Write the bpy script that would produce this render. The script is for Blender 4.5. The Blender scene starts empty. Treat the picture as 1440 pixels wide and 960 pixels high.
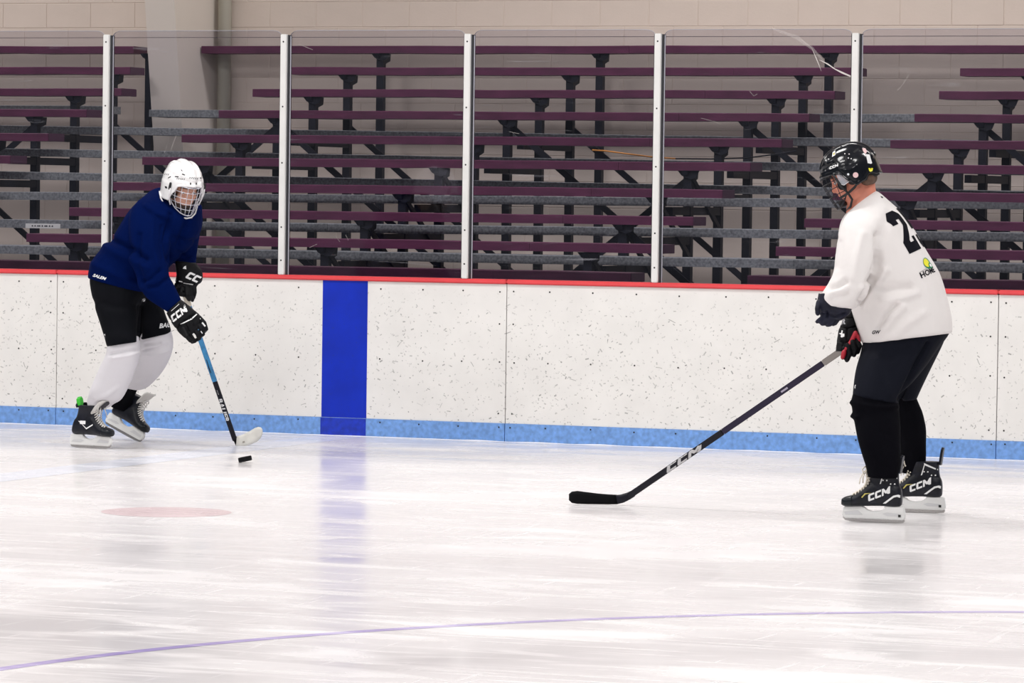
import bpy, bmesh, math, random
from mathutils import Vector, Matrix, noise
from mathutils.bvhtree import BVHTree
random.seed(7)
SC = bpy.context.scene
COL = SC.collection
# ------------------------------------------------------------------ camera
CAM = Vector((10.251941, -23.33489, 1.492684)); YAW, PITCH, ROLL, FPX = 0.373214, 0.035012, 0.013451, 5775.38
FWD = Vector((-math.sin(YAW)*math.cos(PITCH), math.cos(YAW)*math.cos(PITCH), -math.sin(PITCH)))
_r = Vector((math.cos(YAW), math.sin(YAW), 0)); _u = _r.cross(FWD)
RT = math.cos(ROLL)*_r + math.sin(ROLL)*_u
UP = -math.sin(ROLL)*_r + math.cos(ROLL)*_u
cd = bpy.data.cameras.new('camera'); cam = bpy.data.objects.new('camera', cd); COL.objects.link(cam)
cam.matrix_world = Matrix(((RT.x, UP.x, -FWD.x, CAM.x), (RT.y, UP.y, -FWD.y, CAM.y), (RT.z, UP.z, -FWD.z, CAM.z), (0, 0, 0, 1)))
cd.sensor_width = 36; cd.lens = FPX*36/1440; cd.clip_start = .1; cd.clip_end = 200
SC.camera = cam
# ------------------------------------------------------------------ light
SC.view_settings.view_transform = 'Standard'; SC.view_settings.look = 'None'
SC.view_settings.gamma = 1; SC.view_settings.use_curve_mapping = False
SC.view_settings.exposure = 0.0
wd = bpy.data.worlds.new('arena_air'); SC.world = wd; wd.use_nodes = True
wd.node_tree.nodes['Background'].inputs[0].default_value = (.93, .95, 1, 1)
wd.node_tree.nodes['Background'].inputs[1].default_value = .17
def area(name, loc, size, energy, rot=(0, 0, 0), col=(1, .985, .96)):
    l = bpy.data.lights.new(name, 'AREA'); l.shape = 'RECTANGLE'; l.size, l.size_y = size; l.energy = energy; l.color = col
    o = bpy.data.objects.new(name, l); o.location = loc; o.rotation_euler = rot; COL.objects.link(o)
for lx in (-8, 1, 10):
    for ly in (-22, -13, -4.5):
        area('overhead_light', (lx, ly, 8.2), (3.2, 1.6), 385)
    area('overhead_light', (lx, 4.4, 7.8), (3.2, 1.0), 230)  # added unseen row above the stands, brightens the back wall

# ------------------------------------------------------------------ pixel authoring helpers (photo pixel + real distance -> point)
def P(x, y, t): return CAM + t*(FWD + (x-720)/FPX*RT - (y-480)/FPX*UP)
def pix(p):
    d = p-CAM; z = d.dot(FWD); return 720+FPX*d.dot(RT)/z, 480-FPX*d.dot(UP)/z
def PY(x, y, Y):
    d = FWD + (x-720)/FPX*RT - (y-480)/FPX*UP; return CAM + d*((Y-CAM.y)/d.y)
def G(x, y, z=0):
    d = FWD + (x-720)/FPX*RT - (y-480)/FPX*UP; return CAM + d*((z-CAM.z)/d.z)

# ------------------------------------------------------------------ materials
def mat(name, col, rough=.6, metal=0, spec=.5, bump=None, var=None, coat=0, sheen=0, alpha=None, emit=None):
    m = bpy.data.materials.new(name); m.use_nodes = True; nt = m.node_tree; b = nt.nodes['Principled BSDF']
    b.inputs['Base Color'].default_value = (*col, 1); b.inputs['Roughness'].default_value = rough
    b.inputs['Metallic'].default_value = metal; b.inputs['Specular IOR Level'].default_value = spec
    b.inputs['Coat Weight'].default_value = coat; b.inputs['Sheen Weight'].default_value = sheen
    if alpha is not None: b.inputs['Alpha'].default_value = alpha
    N = nt.nodes.new; L = nt.links.new
    tc = N('ShaderNodeTexCoord')
    if var:   # (scale, amount, stretch)
        n = N('ShaderNodeTexNoise'); n.inputs['Scale'].default_value = var[0]; n.inputs['Detail'].default_value = 5
        mp = N('ShaderNodeMapping'); mp.inputs['Scale'].default_value = var[2] if len(var) > 2 else (1, 1, 1)
        L(tc.outputs['Object'], mp.inputs[0]); L(mp.outputs[0], n.inputs['Vector'])
        r = N('ShaderNodeValToRGB'); a = var[1]
        r.color_ramp.elements[0].position = .3; r.color_ramp.elements[1].position = .7
        r.color_ramp.elements[0].color = (*[c*(1-a) for c in col], 1); r.color_ramp.elements[1].color = (*[min(1, c*(1+a)) for c in col], 1)
        L(n.outputs[0], r.inputs[0]); L(r.outputs[0], b.inputs['Base Color'])
    if bump:  # (scale, strength, distance)
        n = N('ShaderNodeTexNoise'); n.inputs['Scale'].default_value = bump[0]; n.inputs['Detail'].default_value = 3
        L(tc.outputs['Object'], n.inputs['Vector']); bp = N('ShaderNodeBump'); bp.inputs['Strength'].default_value = bump[1]
        bp.inputs['Distance'].default_value = bump[2]; L(n.outputs[0], bp.inputs['Height']); L(bp.outputs[0], b.inputs['Normal'])
    return m

def ice_material(name, col, paint=0.0):
    m = bpy.data.materials.new(name); m.use_nodes = True; nt = m.node_tree; b = nt.nodes['Principled BSDF']; N = nt.nodes.new; L = nt.links.new
    tc = N('ShaderNodeTexCoord')
    def nz(scale, stretch, detail=4, rot=0, dist=0):
        mp = N('ShaderNodeMapping'); mp.inputs['Scale'].default_value = stretch; mp.inputs['Rotation'].default_value = (0, 0, rot)
        n = N('ShaderNodeTexNoise'); n.inputs['Scale'].default_value = scale; n.inputs['Detail'].default_value = detail
        n.inputs['Distortion'].default_value = dist
        L(tc.outputs['Object'], mp.inputs[0]); L(mp.outputs[0], n.inputs['Vector']); return n.outputs[0]
    def ramp(src, p0, p1, c0=0, c1=1):
        r = N('ShaderNodeMapRange'); r.inputs[1].default_value = p0; r.inputs[2].default_value = p1
        r.inputs[3].default_value = c0; r.inputs[4].default_value = c1; L(src, r.inputs[0]); return r.outputs[0]
    def math_(op, a, c):
        n = N('ShaderNodeMath'); n.operation = op; L(a, n.inputs[0])
        if isinstance(c, (int, float)): n.inputs[1].default_value = c
        else: L(c, n.inputs[1])
        return n.outputs[0]
    frost = ramp(nz(.55, (1, 1.3, 1), 6, YAW, .6), .34, .66)           # snow cover patches
    streak = ramp(nz(2.0, (.6, 1.7, 1), 7, YAW+.12, .8), .50, .72)    # broad shaved streaks
    fine = ramp(nz(14, (.12, 1.6, 1), 6, YAW-.1, .4), .56, .70)         # blade cuts
    fine2 = ramp(nz(16, (1.4, .12, 1), 5, .9, .5), .62, .72)
    snow = math_('MAXIMUM', math_('MULTIPLY', streak, .6), math_('MAXIMUM', math_('MULTIPLY', fine, .4), math_('MULTIPLY', fine2, .3)))
    cover = math_('MINIMUM', math_('ADD', math_('MULTIPLY', frost, .55), snow), 1.0)
    mx = N('ShaderNodeMix'); mx.data_type = 'RGBA'; L(cover, mx.inputs['Factor'])
    mx.inputs['A'].default_value = (*col, 1)
    w = (.835, .815, .82)
    mx.inputs['B'].default_value = (*[c*paint+ww*(1-paint) for c, ww in zip(col, w)], 1)
    L(mx.outputs['Result'], b.inputs['Base Color'])
    b.inputs['IOR'].default_value = 1.31; b.inputs['Specular IOR Level'].default_value = .42
    L(ramp(cover, 0, 1, .13, .42), b.inputs['Roughness'])
    bp = N('ShaderNodeBump'); bp.inputs['Strength'].default_value = .12; bp.inputs['Distance'].default_value = .002
    L(snow, bp.inputs['Height']); L(bp.outputs[0], b.inputs['Normal'])
    return m

def board_material(name, col, dark, dens, dirt=.06, low=None):
    """plastic with short puck and stick scuffs"""
    m = bpy.data.materials.new(name); m.use_nodes = True; nt = m.node_tree; b = nt.nodes['Principled BSDF']; N = nt.nodes.new; L = nt.links.new
    geo = N('ShaderNodeNewGeometry')
    def mth(op, *a):
        n = N('ShaderNodeMath'); n.operation = op
        for i, v in enumerate(a):
            if isinstance(v, (int, float)): n.inputs[i].default_value = v
            else: L(v, n.inputs[i])
        return n.outputs[0]
    sep = N('ShaderNodeSeparateXYZ'); L(geo.outputs['Position'], sep.inputs[0])
    cov = N('ShaderNodeTexNoise'); cov.inputs['Scale'].default_value = 1.3; cov.inputs['Detail'].default_value = 3; L(geo.outputs['Position'], cov.inputs['Vector'])
    total = None
    for sc, ln, th, seed, d in ((19, .24, .11, 0, dens*.8), (27, .26, .10, 11.3, dens*.75), (11, .26, .035, 5.7, dens*.35), (34, .2, .16, 3.1, dens*.5)):
        cmb = N('ShaderNodeCombineXYZ'); L(sep.outputs[0], cmb.inputs[0]); L(sep.outputs[2], cmb.inputs[1])
        off = N('ShaderNodeVectorMath'); off.operation = 'ADD'; off.inputs[1].default_value = (seed, seed*1.7, 0); L(cmb.outputs[0], off.inputs[0])
        # bend coordinates a little so that scuffs curve
        nn = N('ShaderNodeTexNoise'); nn.inputs['Scale'].default_value = 9; L(off.outputs[0], nn.inputs['Vector'])
        vo = N('ShaderNodeTexVoronoi'); vo.voronoi_dimensions = '2D'; vo.inputs['Scale'].default_value = sc; L(off.outputs[0], vo.inputs['Vector'])
        sub = N('ShaderNodeVectorMath'); sub.operation = 'SUBTRACT'; L(off.outputs[0], sub.inputs[0]); L(vo.outputs['Position'], sub.inputs[1])
        s2 = N('ShaderNodeVectorMath'); s2.operation = 'SCALE'; L(sub.outputs[0], s2.inputs[0]); s2.inputs['Scale'].default_value = sc
        sc2 = N('ShaderNodeSeparateColor'); L(vo.outputs['Color'], sc2.inputs[0])
        ang = mth('MULTIPLY', mth('SUBTRACT', sc2.outputs[0], .5), 2.8)
        ang = mth('ADD', ang, mth('MULTIPLY', mth('SUBTRACT', nn.outputs[0], .5), 1.5))
        xy = N('ShaderNodeSeparateXYZ'); L(s2.outputs[0], xy.inputs[0])
        c, s = mth('COSINE', ang), mth('SINE', ang)
        u = mth('ADD', mth('MULTIPLY', xy.outputs[0], c), mth('MULTIPLY', xy.outputs[1], s))
        v = mth('SUBTRACT', mth('MULTIPLY', xy.outputs[1], c), mth('MULTIPLY', xy.outputs[0], s))
        lenr = mth('MULTIPLY', sc2.outputs[1], ln)
        mk = mth('MULTIPLY', mth('LESS_THAN', mth('ABSOLUTE', u), lenr), mth('SUBTRACT', 1, mth('MINIMUM', mth('DIVIDE', mth('ABSOLUTE', v), th), 1)))
        on = mth('LESS_THAN', sc2.outputs[2], mth('MULTIPLY', mth('MULTIPLY', cov.outputs[0], 2), d))
        strength = mth('ADD', .22, mth('MULTIPLY', mth('POWER', mth('FRACT', mth('MULTIPLY', sc2.outputs[2], 37.7)), 2), .78))
        mk = mth('MULTIPLY', mth('MULTIPLY', mk, on), strength)
        total = mk if total is None else mth('MAXIMUM', total, mk)
    # fewer marks near the rail
    fade = N('ShaderNodeMapRange'); L(sep.outputs[2], fade.inputs[0]); fade.inputs[1].default_value = .96; fade.inputs[2].default_value = .78
    total = mth('MULTIPLY', total, fade.outputs[0])
    mx = N('ShaderNodeMix'); mx.data_type = 'RGBA'; L(total, mx.inputs['Factor'])
    # large soft dirt
    dn = N('ShaderNodeTexNoise'); dn.inputs['Scale'].default_value = 5; dn.inputs['Detail'].default_value = 8; L(geo.outputs['Position'], dn.inputs['Vector'])
    rp = N('ShaderNodeValToRGB'); L(dn.outputs[0], rp.inputs[0])
    rp.color_ramp.elements[0].position = .3; rp.color_ramp.elements[1].position = .62
    rp.color_ramp.elements[0].color = (*[c_*(1-dirt) for c_ in col], 1); rp.color_ramp.elements[1].color = (*col, 1)
    L(rp.outputs[0], mx.inputs['A']); mx.inputs['B'].default_value = (*dark, 1)
    L(mx.outputs['Result'], b.inputs['Base Color']); b.inputs['Roughness'].default_value = .42; b.inputs['Specular IOR Level'].default_value = .35
    return m

def kick_material():
    m = mat('kick_blue', (.165, .335, .70), .5, var=(38, .22))
    return m

def glass_material():
    m = bpy.data.materials.new('rink_glass'); m.use_nodes = True; nt = m.node_tree; N = nt.nodes.new; L = nt.links.new
    nt.nodes.remove(nt.nodes['Principled BSDF']); out = nt.nodes['Material Output']
    tr = N('ShaderNodeBsdfTransparent'); tr.inputs[0].default_value = (.90, .895, .93, 1)
    gl = N('ShaderNodeBsdfGlossy'); gl.inputs['Roughness'].default_value = .03; gl.inputs[0].default_value = (.62, .64, .74, 1)
    df = N('ShaderNodeBsdfDiffuse'); df.inputs[0].default_value = (.8, .8, .86, 1)
    fr = N('ShaderNodeFresnel'); fr.inputs[0].default_value = 1.45
    mx = N('ShaderNodeMixShader'); L(fr.outputs[0], mx.inputs[0]); L(tr.outputs[0], mx.inputs[1]); L(gl.outputs[0], mx.inputs[2])
    # scuffs and haze on the pane
    geo = N('ShaderNodeNewGeometry')
    def sc(scale, rot, st, lo, hi, amt):
        mp = N('ShaderNodeMapping'); mp.inputs['Rotation'].default_value = (0, rot, 0); mp.inputs['Scale'].default_value = st
        n = N('ShaderNodeTexNoise'); n.inputs['Scale'].default_value = scale; n.inputs['Detail'].default_value = 6; n.inputs['Distortion'].default_value = .6
        L(geo.outputs['Position'], mp.inputs[0]); L(mp.outputs[0], n.inputs['Vector'])
        r = N('ShaderNodeMapRange'); r.inputs[1].default_value = lo; r.inputs[2].default_value = hi; r.inputs[4].default_value = amt; L(n.outputs[0], r.inputs[0]); return r.outputs[0]
    a = sc(9, .7, (.25, 1, 3), .68, .76, .10); b_ = sc(13, -.9, (.2, 1, 3), .70, .78, .12); c = sc(1.2, .2, (1, 1, 1), .35, .75, .004)
    ad = N('ShaderNodeMath'); ad.operation = 'MAXIMUM'; L(a, ad.inputs[0]); L(b_, ad.inputs[1])
    a2 = N('ShaderNodeMath'); a2.operation = 'ADD'; L(ad.outputs[0], a2.inputs[0]); L(c, a2.inputs[1])
    m2 = N('ShaderNodeMixShader'); L(a2.outputs[0], m2.inputs[0]); L(mx.outputs[0], m2.inputs[1]); L(df.outputs[0], m2.inputs[2])
    L(m2.outputs[0], out.inputs[0]); return m

M = dict(
    ice=ice_material('ice', (.74, .71, .72)),
    circle=ice_material('circle_paint', (.42, .34, .66), .55), dot=ice_material('dot_paint', (.66, .50, .52), .72), blueline=ice_material('blue_line_paint', (.72, .74, .84), .5),
    board=board_material('board_white', (.85, .83, .80), (.16, .16, .15), .55),
    stripe=board_material('board_blue', (.001, .026, .50), (.01, .03, .35), .5, .2),
    stripekick=mat('stripe_kick', (.004, .03, .44), .5, var=(30, .25)),
    kick=kick_material(), rail=mat('rail_red', (.80, .075, .085), .35, var=(6, .06)),
    screw=mat('screw', (.02, .02, .02), .4, .3), back=mat('board_back', (.30, .30, .32), .7),
    post=mat('post_white', (.80, .79, .77), .35, .1, var=(9, .03)), gasket=mat('gasket', (.03, .03, .035), .6),
    edge=mat('glass_edge', (.52, .52, .58), .2), eline=mat('edge_line', (.22, .18, .18), .4), glass=glass_material(),
    seat=mat('seat_maroon', (.105, .022, .060), .55, spec=.3, var=(5, .22, (1, 4, 4)), bump=(60, .3, .002)),
    seatshade=mat('seat_end_shade', (.060, .016, .045), .55),
    foot=mat('foot_grey', (.19, .20, .21), .8, var=(60, .42)), steel=mat('frame_steel', (.008, .009, .016), .5, spec=.25),
    wall=mat('painted_block', (.68, .585, .51), .85, var=(2.2, .05), bump=(45, .35, .003)),
    pillar=mat('pillar_paint', (.74, .67, .60), .8, bump=(30, .2, .003)), pipe=mat('pipe_paint', (.50, .48, .40), .6),
    conc=mat('concrete', (.26, .26, .27), .9, var=(4, .1)), rope=mat('rope_orange', (.75, .30, .05), .6), sign=mat('sign_white', (.75, .75, .72), .5), ink=mat('ink', (.02, .02, .03), .6),
    skinA=mat('skin_fair', (.62, .33, .24), .5, var=(14, .08)), skinB=mat('skin_ruddy', (.66, .24, .16), .5, var=(14, .12)),
    lip=mat('lip', (.45, .15, .13), .5), eye=mat('eye_white', (.75, .72, .70), .2), iris=mat('iris', (.03, .02, .015), .2),
    hair=mat('hair_brown', (.10, .055, .035), .7, var=(40, .3)), beard=mat('beard_dark', (.05, .03, .025), .8),
    navy=mat('jersey_navy', (.0004, .0055, .052), .95, spec=.04, bump=(9, .45, .02)), white_j=mat('jersey_white', (.80, .765, .75), .9, spec=.15, bump=(7, .4, .02)),
    shortA=mat('pants_black', (.0025, .003, .005), .8, spec=.10, bump=(40, .2, .004)), shortB=mat('pants_navy_black', (.0045, .0055, .011), .8, spec=.12, bump=(40, .25, .004)),
    sockw=mat('sock_white', (.72, .70, .73), .9, spec=.15, bump=(14, .25, .012)), sockb=mat('sock_black', (.0022, .0022, .004), .95, spec=.08, bump=(20, .3, .01)),
    shellw=mat('helmet_white', (.86, .85, .85), .22, coat=.5), shellb=mat('helmet_black', (.002, .003, .006), .16, spec=.45, coat=.25),
    foam=mat('foam_black', (.01, .01, .012), .8), wirew=mat('cage_grey', (.62, .62, .68), .3, .6), wireb=mat('cage_black', (.012, .012, .018), .3, .4),
    strapw=mat('strap_white', (.80, .78, .80), .6), strapb=mat('strap_black', (.008, .008, .010), .6), pane_streak=mat('pane_streak_pale', (.85, .80, .76), .5, alpha=.75), haze=mat('pane_haze', (.75, .70, .68), .6, alpha=.16), clear=mat('clear_plastic', (.75, .78, .85), .08, alpha=.35),
    black=mat('glove_black', (.0025, .0025, .004), .6, spec=.2, bump=(60, .3, .002)), navyglove=mat('glove_navy', (.008, .009, .022), .55, spec=.25, bump=(45, .5, .004), var=(16, .5)),
    red=mat('glove_red', (.42, .010, .025), .5), decal=mat('print_white', (.84, .84, .84), .5), decalb=mat('print_black', (.006, .006, .010), .8, spec=.1),
    boot=mat('boot_black', (.006, .007, .013), .38, spec=.3, bump=(70, .35, .002), var=(35, .5)), toe=mat('toe_cap', (.005, .008, .012), .3, spec=.3), rib=mat('holder_grey', (.66, .66, .67), .35), holder=mat('blade_holder', (.80, .80, .79), .3),
    runner=mat('runner_steel', (.55, .53, .52), .25, .9), lace=mat('lace_cream', (.78, .72, .62), .8), felt=mat('tongue_felt', (.72, .70, .67), .9),
    green=mat('guard_green', (.04, .48, .03), .5), gold=mat('stripe_gold', (.55, .47, .12), .5), yellow=mat('print_yellow', (.85, .80, .03), .5), dgreen=mat('print_green', (.01, .25, .10), .5),
    stickb=mat('shaft_black', (.006, .0055, .012), .4, spec=.25), stickp=mat('shaft_violet', (.016, .010, .035), .4, spec=.3), stickblue=mat('shaft_blue', (.035, .25, .52), .3, var=(30, .2)),
    tapeb=mat('tape_black', (.003, .003, .004), .85, spec=.15), tapew=mat('tape_white', (.74, .72, .66), .85, var=(20, .10)), grip=mat('grip_tape', (.66, .60, .50), .8),
    puck=mat('puck_rubber', (.005, .005, .006), .8, spec=.2), pink=mat('print_pink', (.80, .55, .55), .5))

# ------------------------------------------------------------------ object helpers
def obj(name, bm, m, parent=None, label=None, smooth=False, kind=None):
    me = bpy.data.meshes.new(name)
    if parent is not None:
        b = Vector((0, 0, 0)); p = parent
        while p is not None: b += p.location; p = p.parent
        for v in bm.verts: v.co -= b
    bm.normal_update(); bm.to_mesh(me); bm.free()
    for mm in (m if isinstance(m, (list, tuple)) else [m]): me.materials.append(mm)
    if smooth:
        for p in me.polygons: p.use_smooth = True
    o = bpy.data.objects.new(name, me); COL.objects.link(o); o.parent = parent
    if label: o['label'] = label
    if kind: o['kind'] = kind
    return o
def tag(o, label=None, cat=None, group=None, kind=None):
    if label: o['label'] = label
    if cat: o['category'] = cat
    if group: o['group'] = group
    if kind: o['kind'] = kind
    return o
def thing(name, loc, label, cat, group=None):
    o = bpy.data.objects.new(name, None); COL.objects.link(o); o.location = loc; o.empty_display_size = .1
    return tag(o, label, cat, group)
def box(bm, x0, x1, y0, y1, z0, z1, mi=0):
    vs = [bm.verts.new((x, y, z)) for x in (x0, x1) for y in (y0, y1) for z in (z0, z1)]
    for f in ((0, 1, 3, 2), (4, 6, 7, 5), (0, 4, 5, 1), (2, 3, 7, 6), (0, 2, 6, 4), (1, 5, 7, 3)):
        bm.faces.new([vs[i] for i in f]).material_index = mi
    return vs
def bevelled(x0, x1, y0, y1, z0, z1, w=.004, seg=1):
    bm = bmesh.new(); box(bm, x0, x1, y0, y1, z0, z1); bmesh.ops.recalc_face_normals(bm, faces=bm.faces[:])
    bmesh.ops.bevel(bm, geom=bm.edges[:], offset=w, segments=seg, affect='EDGES'); return bm
def beam(bm, a, b, w, h, upv=Vector((0, 0, 1))):
    """box beam from a to b, w sideways, h along upv"""
    a, b = Vector(a), Vector(b); t = (b-a).normalized(); s = t.cross(upv).normalized()*(w/2); u = s.cross(t).normalized()*(h/2)
    vs = [bm.verts.new(p+sx*s+sy*u) for p in (a, b) for sx, sy in ((-1, -1), (1, -1), (1, 1), (-1, 1))]
    for f in ((3, 2, 1, 0), (4, 5, 6, 7), (0, 1, 5, 4), (1, 2, 6, 5), (2, 3, 7, 6), (3, 0, 4, 7)): bm.faces.new([vs[i] for i in f])
def tube(bm, pts, r, seg=8, closed=False):
    pts = [Vector(p) for p in pts]; n = len(pts); rings = []
    rs = r if isinstance(r, (list, tuple)) else [r]*n
    ref = None
    for i, p in enumerate(pts):
        a = pts[i-1] if (i > 0 or closed) else pts[0]; b = pts[(i+1) % n] if (i < n-1 or closed) else pts[-1]
        t = (b-a).normalized()
        if ref is None: ref = t.orthogonal().normalized()
        s = (ref - t*ref.dot(t)).normalized(); ref = s; q = t.cross(s)
        rings.append([bm.verts.new(p + rs[i]*(math.cos(k*2*math.pi/seg)*s + math.sin(k*2*math.pi/seg)*q)) for k in range(seg)])
    for i in range(n if closed else n-1):
        A, B = rings[i], rings[(i+1) % n]
        for k in range(seg): bm.faces.new((A[k], A[(k+1) % seg], B[(k+1) % seg], B[k]))
    if not closed: bm.faces.new(rings[0][::-1]); bm.faces.new(rings[-1])
def spline(vals, sub):
    """Catmull-Rom through tuples/vectors"""
    out = []; n = len(vals)
    for i in range(n-1):
        p0, p1, p2, p3 = vals[max(i-1, 0)], vals[i], vals[i+1], vals[min(i+2, n-1)]
        for k in range(sub):
            t = k/sub
            out.append(.5*((2*p1)+(p2-p0)*t+(2*p0-5*p1+4*p2-p3)*t*t+(3*p1-p0-3*p2+p3)*t**3))
    out.append(vals[-1]); return out
def loft(bm, secs, seg=24, sub=4, e=2.3):
    """secs: (Lx,Ly,Rx,Ry,t,h): cross section ellipse whose silhouette runs L..R at distance t with half depth h"""
    vals = [Vector(s) for s in secs]; 
    import mathutils
    ss = spline(vals, sub) if len(vals) > 2 else [vals[0].lerp(vals[1], k/sub) for k in range(sub+1)]
    rings = []
    for s in ss:
        L_, R_ = P(s[0], s[1], s[4]), P(s[2], s[3], s[4]); c = (L_+R_)/2; a = (R_-L_)/2; b = FWD*s[5]
        ring = []
        for k in range(seg):
            th = 2*math.pi*k/seg; co, si = math.cos(th), math.sin(th)
            ring.append(bm.verts.new(c + a*math.copysign(abs(co)**(2/e), co) + b*math.copysign(abs(si)**(2/e), si)))
        rings.append(ring)
    _skin(bm, rings)
def _skin(bm, rings):
    seg = len(rings[0]); fs = []
    for A, B in zip(rings, rings[1:]):
        for k in range(seg): fs.append(bm.faces.new((A[k], A[(k+1) % seg], B[(k+1) % seg], B[k])))
    fs.append(bm.faces.new(rings[0][::-1])); fs.append(bm.faces.new(rings[-1]))
    bmesh.ops.recalc_face_normals(bm, faces=fs)
def capsule(bm, pts, seg=12):
    """pts: list of (Vector, radius): rounded, tapered chain"""
    pts = [(Vector(p), r) for p, r in pts]
    (p0, r0), (p1, r1) = pts[0], pts[1]; d0 = (p0-p1).normalized(); (pn, rn), (pm, _) = pts[-1], pts[-2]; dn = (pn-pm).normalized()
    full = [(p0+d0*r0*.95, r0*.25), (p0+d0*r0*.7, r0*.7)]+pts+[(pn+dn*rn*.7, rn*.7), (pn+dn*rn*.95, rn*.25)]
    b2 = bmesh.new(); tube(b2, [p for p, r in full], [r for p, r in full], seg); bmesh.ops.recalc_face_normals(b2, faces=b2.faces[:]); merge(bm, b2)
def merge(bm, b2):
    mp = [bm.verts.new(v.co) for v in b2.verts]; b2.verts.index_update()
    for f in b2.faces: bm.faces.new([mp[v.index] for v in f.verts]).material_index = f.material_index
    b2.free()
def ellipsoid(bm, M4, seg=20, rings=12):
    b2 = bmesh.new(); bmesh.ops.create_uvsphere(b2, u_segments=seg, v_segments=rings, radius=1, matrix=M4); bmesh.ops.recalc_face_normals(b2, faces=b2.faces[:]); merge(bm, b2)
def fuse(bm, voxel, smooth=4, factor=.5):
    """one continuous surface from overlapping closed shapes"""
    me = bpy.data.meshes.new('fuse'); bm.to_mesh(me); bm.free(); o = bpy.data.objects.new('fuse', me); COL.objects.link(o)
    r = o.modifiers.new('r', 'REMESH'); r.mode = 'VOXEL'; r.voxel_size = voxel
    if smooth: s = o.modifiers.new('s', 'SMOOTH'); s.iterations = smooth; s.factor = factor
    dg = bpy.context.evaluated_depsgraph_get(); ev = o.evaluated_get(dg)
    out = bmesh.new(); out.from_mesh(ev.to_mesh()); ev.to_mesh_clear()
    bpy.data.objects.remove(o); bpy.data.meshes.remove(me); out.normal_update(); return out
def folds(bm, lst, side=-1):
    """cloth folds: (polyline in photo pixels, width px, height m)"""
    bm.normal_update()
    segs = []
    for pl, w, a in lst:
        for p, q in zip(pl, pl[1:]): segs.append((Vector(p), Vector(q), w, a))
    mv = []
    for v in bm.verts:
        if v.normal.dot(FWD) > .15: continue
        x, y = pix(v.co); p = Vector((x, y)); best = {}
        for i, (a, b, w, amp) in enumerate(segs):
            ab = b-a; t = max(0, min(1, (p-a).dot(ab)/max(ab.length_squared, 1e-6))); d = (p-a-ab*t).length/w
            if d < 2.5:
                val = 1.9*amp*math.exp(-d*d)
                key = (w, amp)
                if key not in best or abs(val) > abs(best[key]): best[key] = val
        s = sum(best.values())
        if s: mv.append((v, v.normal*s))
    for v, d in mv: v.co += d
    return bm
def ruffle(bm, amp, scale, seed=0):
    bm.normal_update()
    d = [(v, v.normal*amp*noise.noise(v.co*scale+Vector((seed, 0, 0)))) for v in bm.verts]
    for v, k in d: v.co += k
    return bm
def extrude_poly(bm, pts, thick_vec, mi=0):
    """closed prism; pts 3d coplanar"""
    tv = Vector(thick_vec); a = [bm.verts.new(Vector(p)-tv/2) for p in pts]; b = [bm.verts.new(Vector(p)+tv/2) for p in pts]; n = len(pts)
    fs = [bm.faces.new(a[::-1]), bm.faces.new(b)]
    for i in range(n): fs.append(bm.faces.new((a[i], a[(i+1) % n], b[(i+1) % n], b[i])))
    for f in fs: f.material_index = mi
    bmesh.ops.recalc_face_normals(bm, faces=fs)
def bvh_of(o):
    dg = bpy.context.evaluated_depsgraph_get(); b = bmesh.new(); b.from_object(o, dg)
    off = Vector((0, 0, 0)); p = o
    while p is not None: off += p.location; p = p.parent
    for v in b.verts: v.co += off
    t = BVHTree.FromBMesh(b); b.free(); return t
def text_mesh(s, bold=.02, shear=0, space=1.0):
    c = bpy.data.curves.new('t', 'FONT'); c.body = s; c.offset = bold; c.shear = shear; c.space_character = space; c.align_x = 'CENTER'; c.align_y = 'CENTER'; c.resolution_u = 2
    o = bpy.data.objects.new('t', c); COL.objects.link(o); dg = bpy.context.evaluated_depsgraph_get(); ev = o.evaluated_get(dg)
    b = bmesh.new(); b.from_mesh(ev.to_mesh()); ev.to_mesh_clear(); bpy.data.objects.remove(o); bpy.data.curves.remove(c)
    return b
def ccm(n=3, shear=.35, w=1.0):
    """wide block lettering, italic"""
    Cc = [(0, .14), (.12, 0), (.86, 0), (.86, .27), (.30, .27), (.30, .73), (.86, .73), (.86, 1), (.12, 1), (0, .86)]
    Mm = [(0, 0), (.27, 0), (.27, .52), (.52, .20), (.66, .20), (.91, .52), (.91, 0), (1.18, 0), (1.18, 1), (.93, 1), (.59, .56), (.25, 1), (0, 1)]
    out = []; x = 0
    for g, adv in ((Cc, .98), (Cc, .98), (Mm, 1.25))[:n]: out.append([(x+a+shear*b, b) for a, b in g]); x += adv
    return poly_mesh([[((a-(x+shear)/2)*.72, (b-.5)*.72) for a, b in p] for p in out])
def poly_mesh(polys):
    b = bmesh.new()
    for p in polys: b.faces.new([b.verts.new((x, y, 0)) for x, y in p])
    return b
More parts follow.
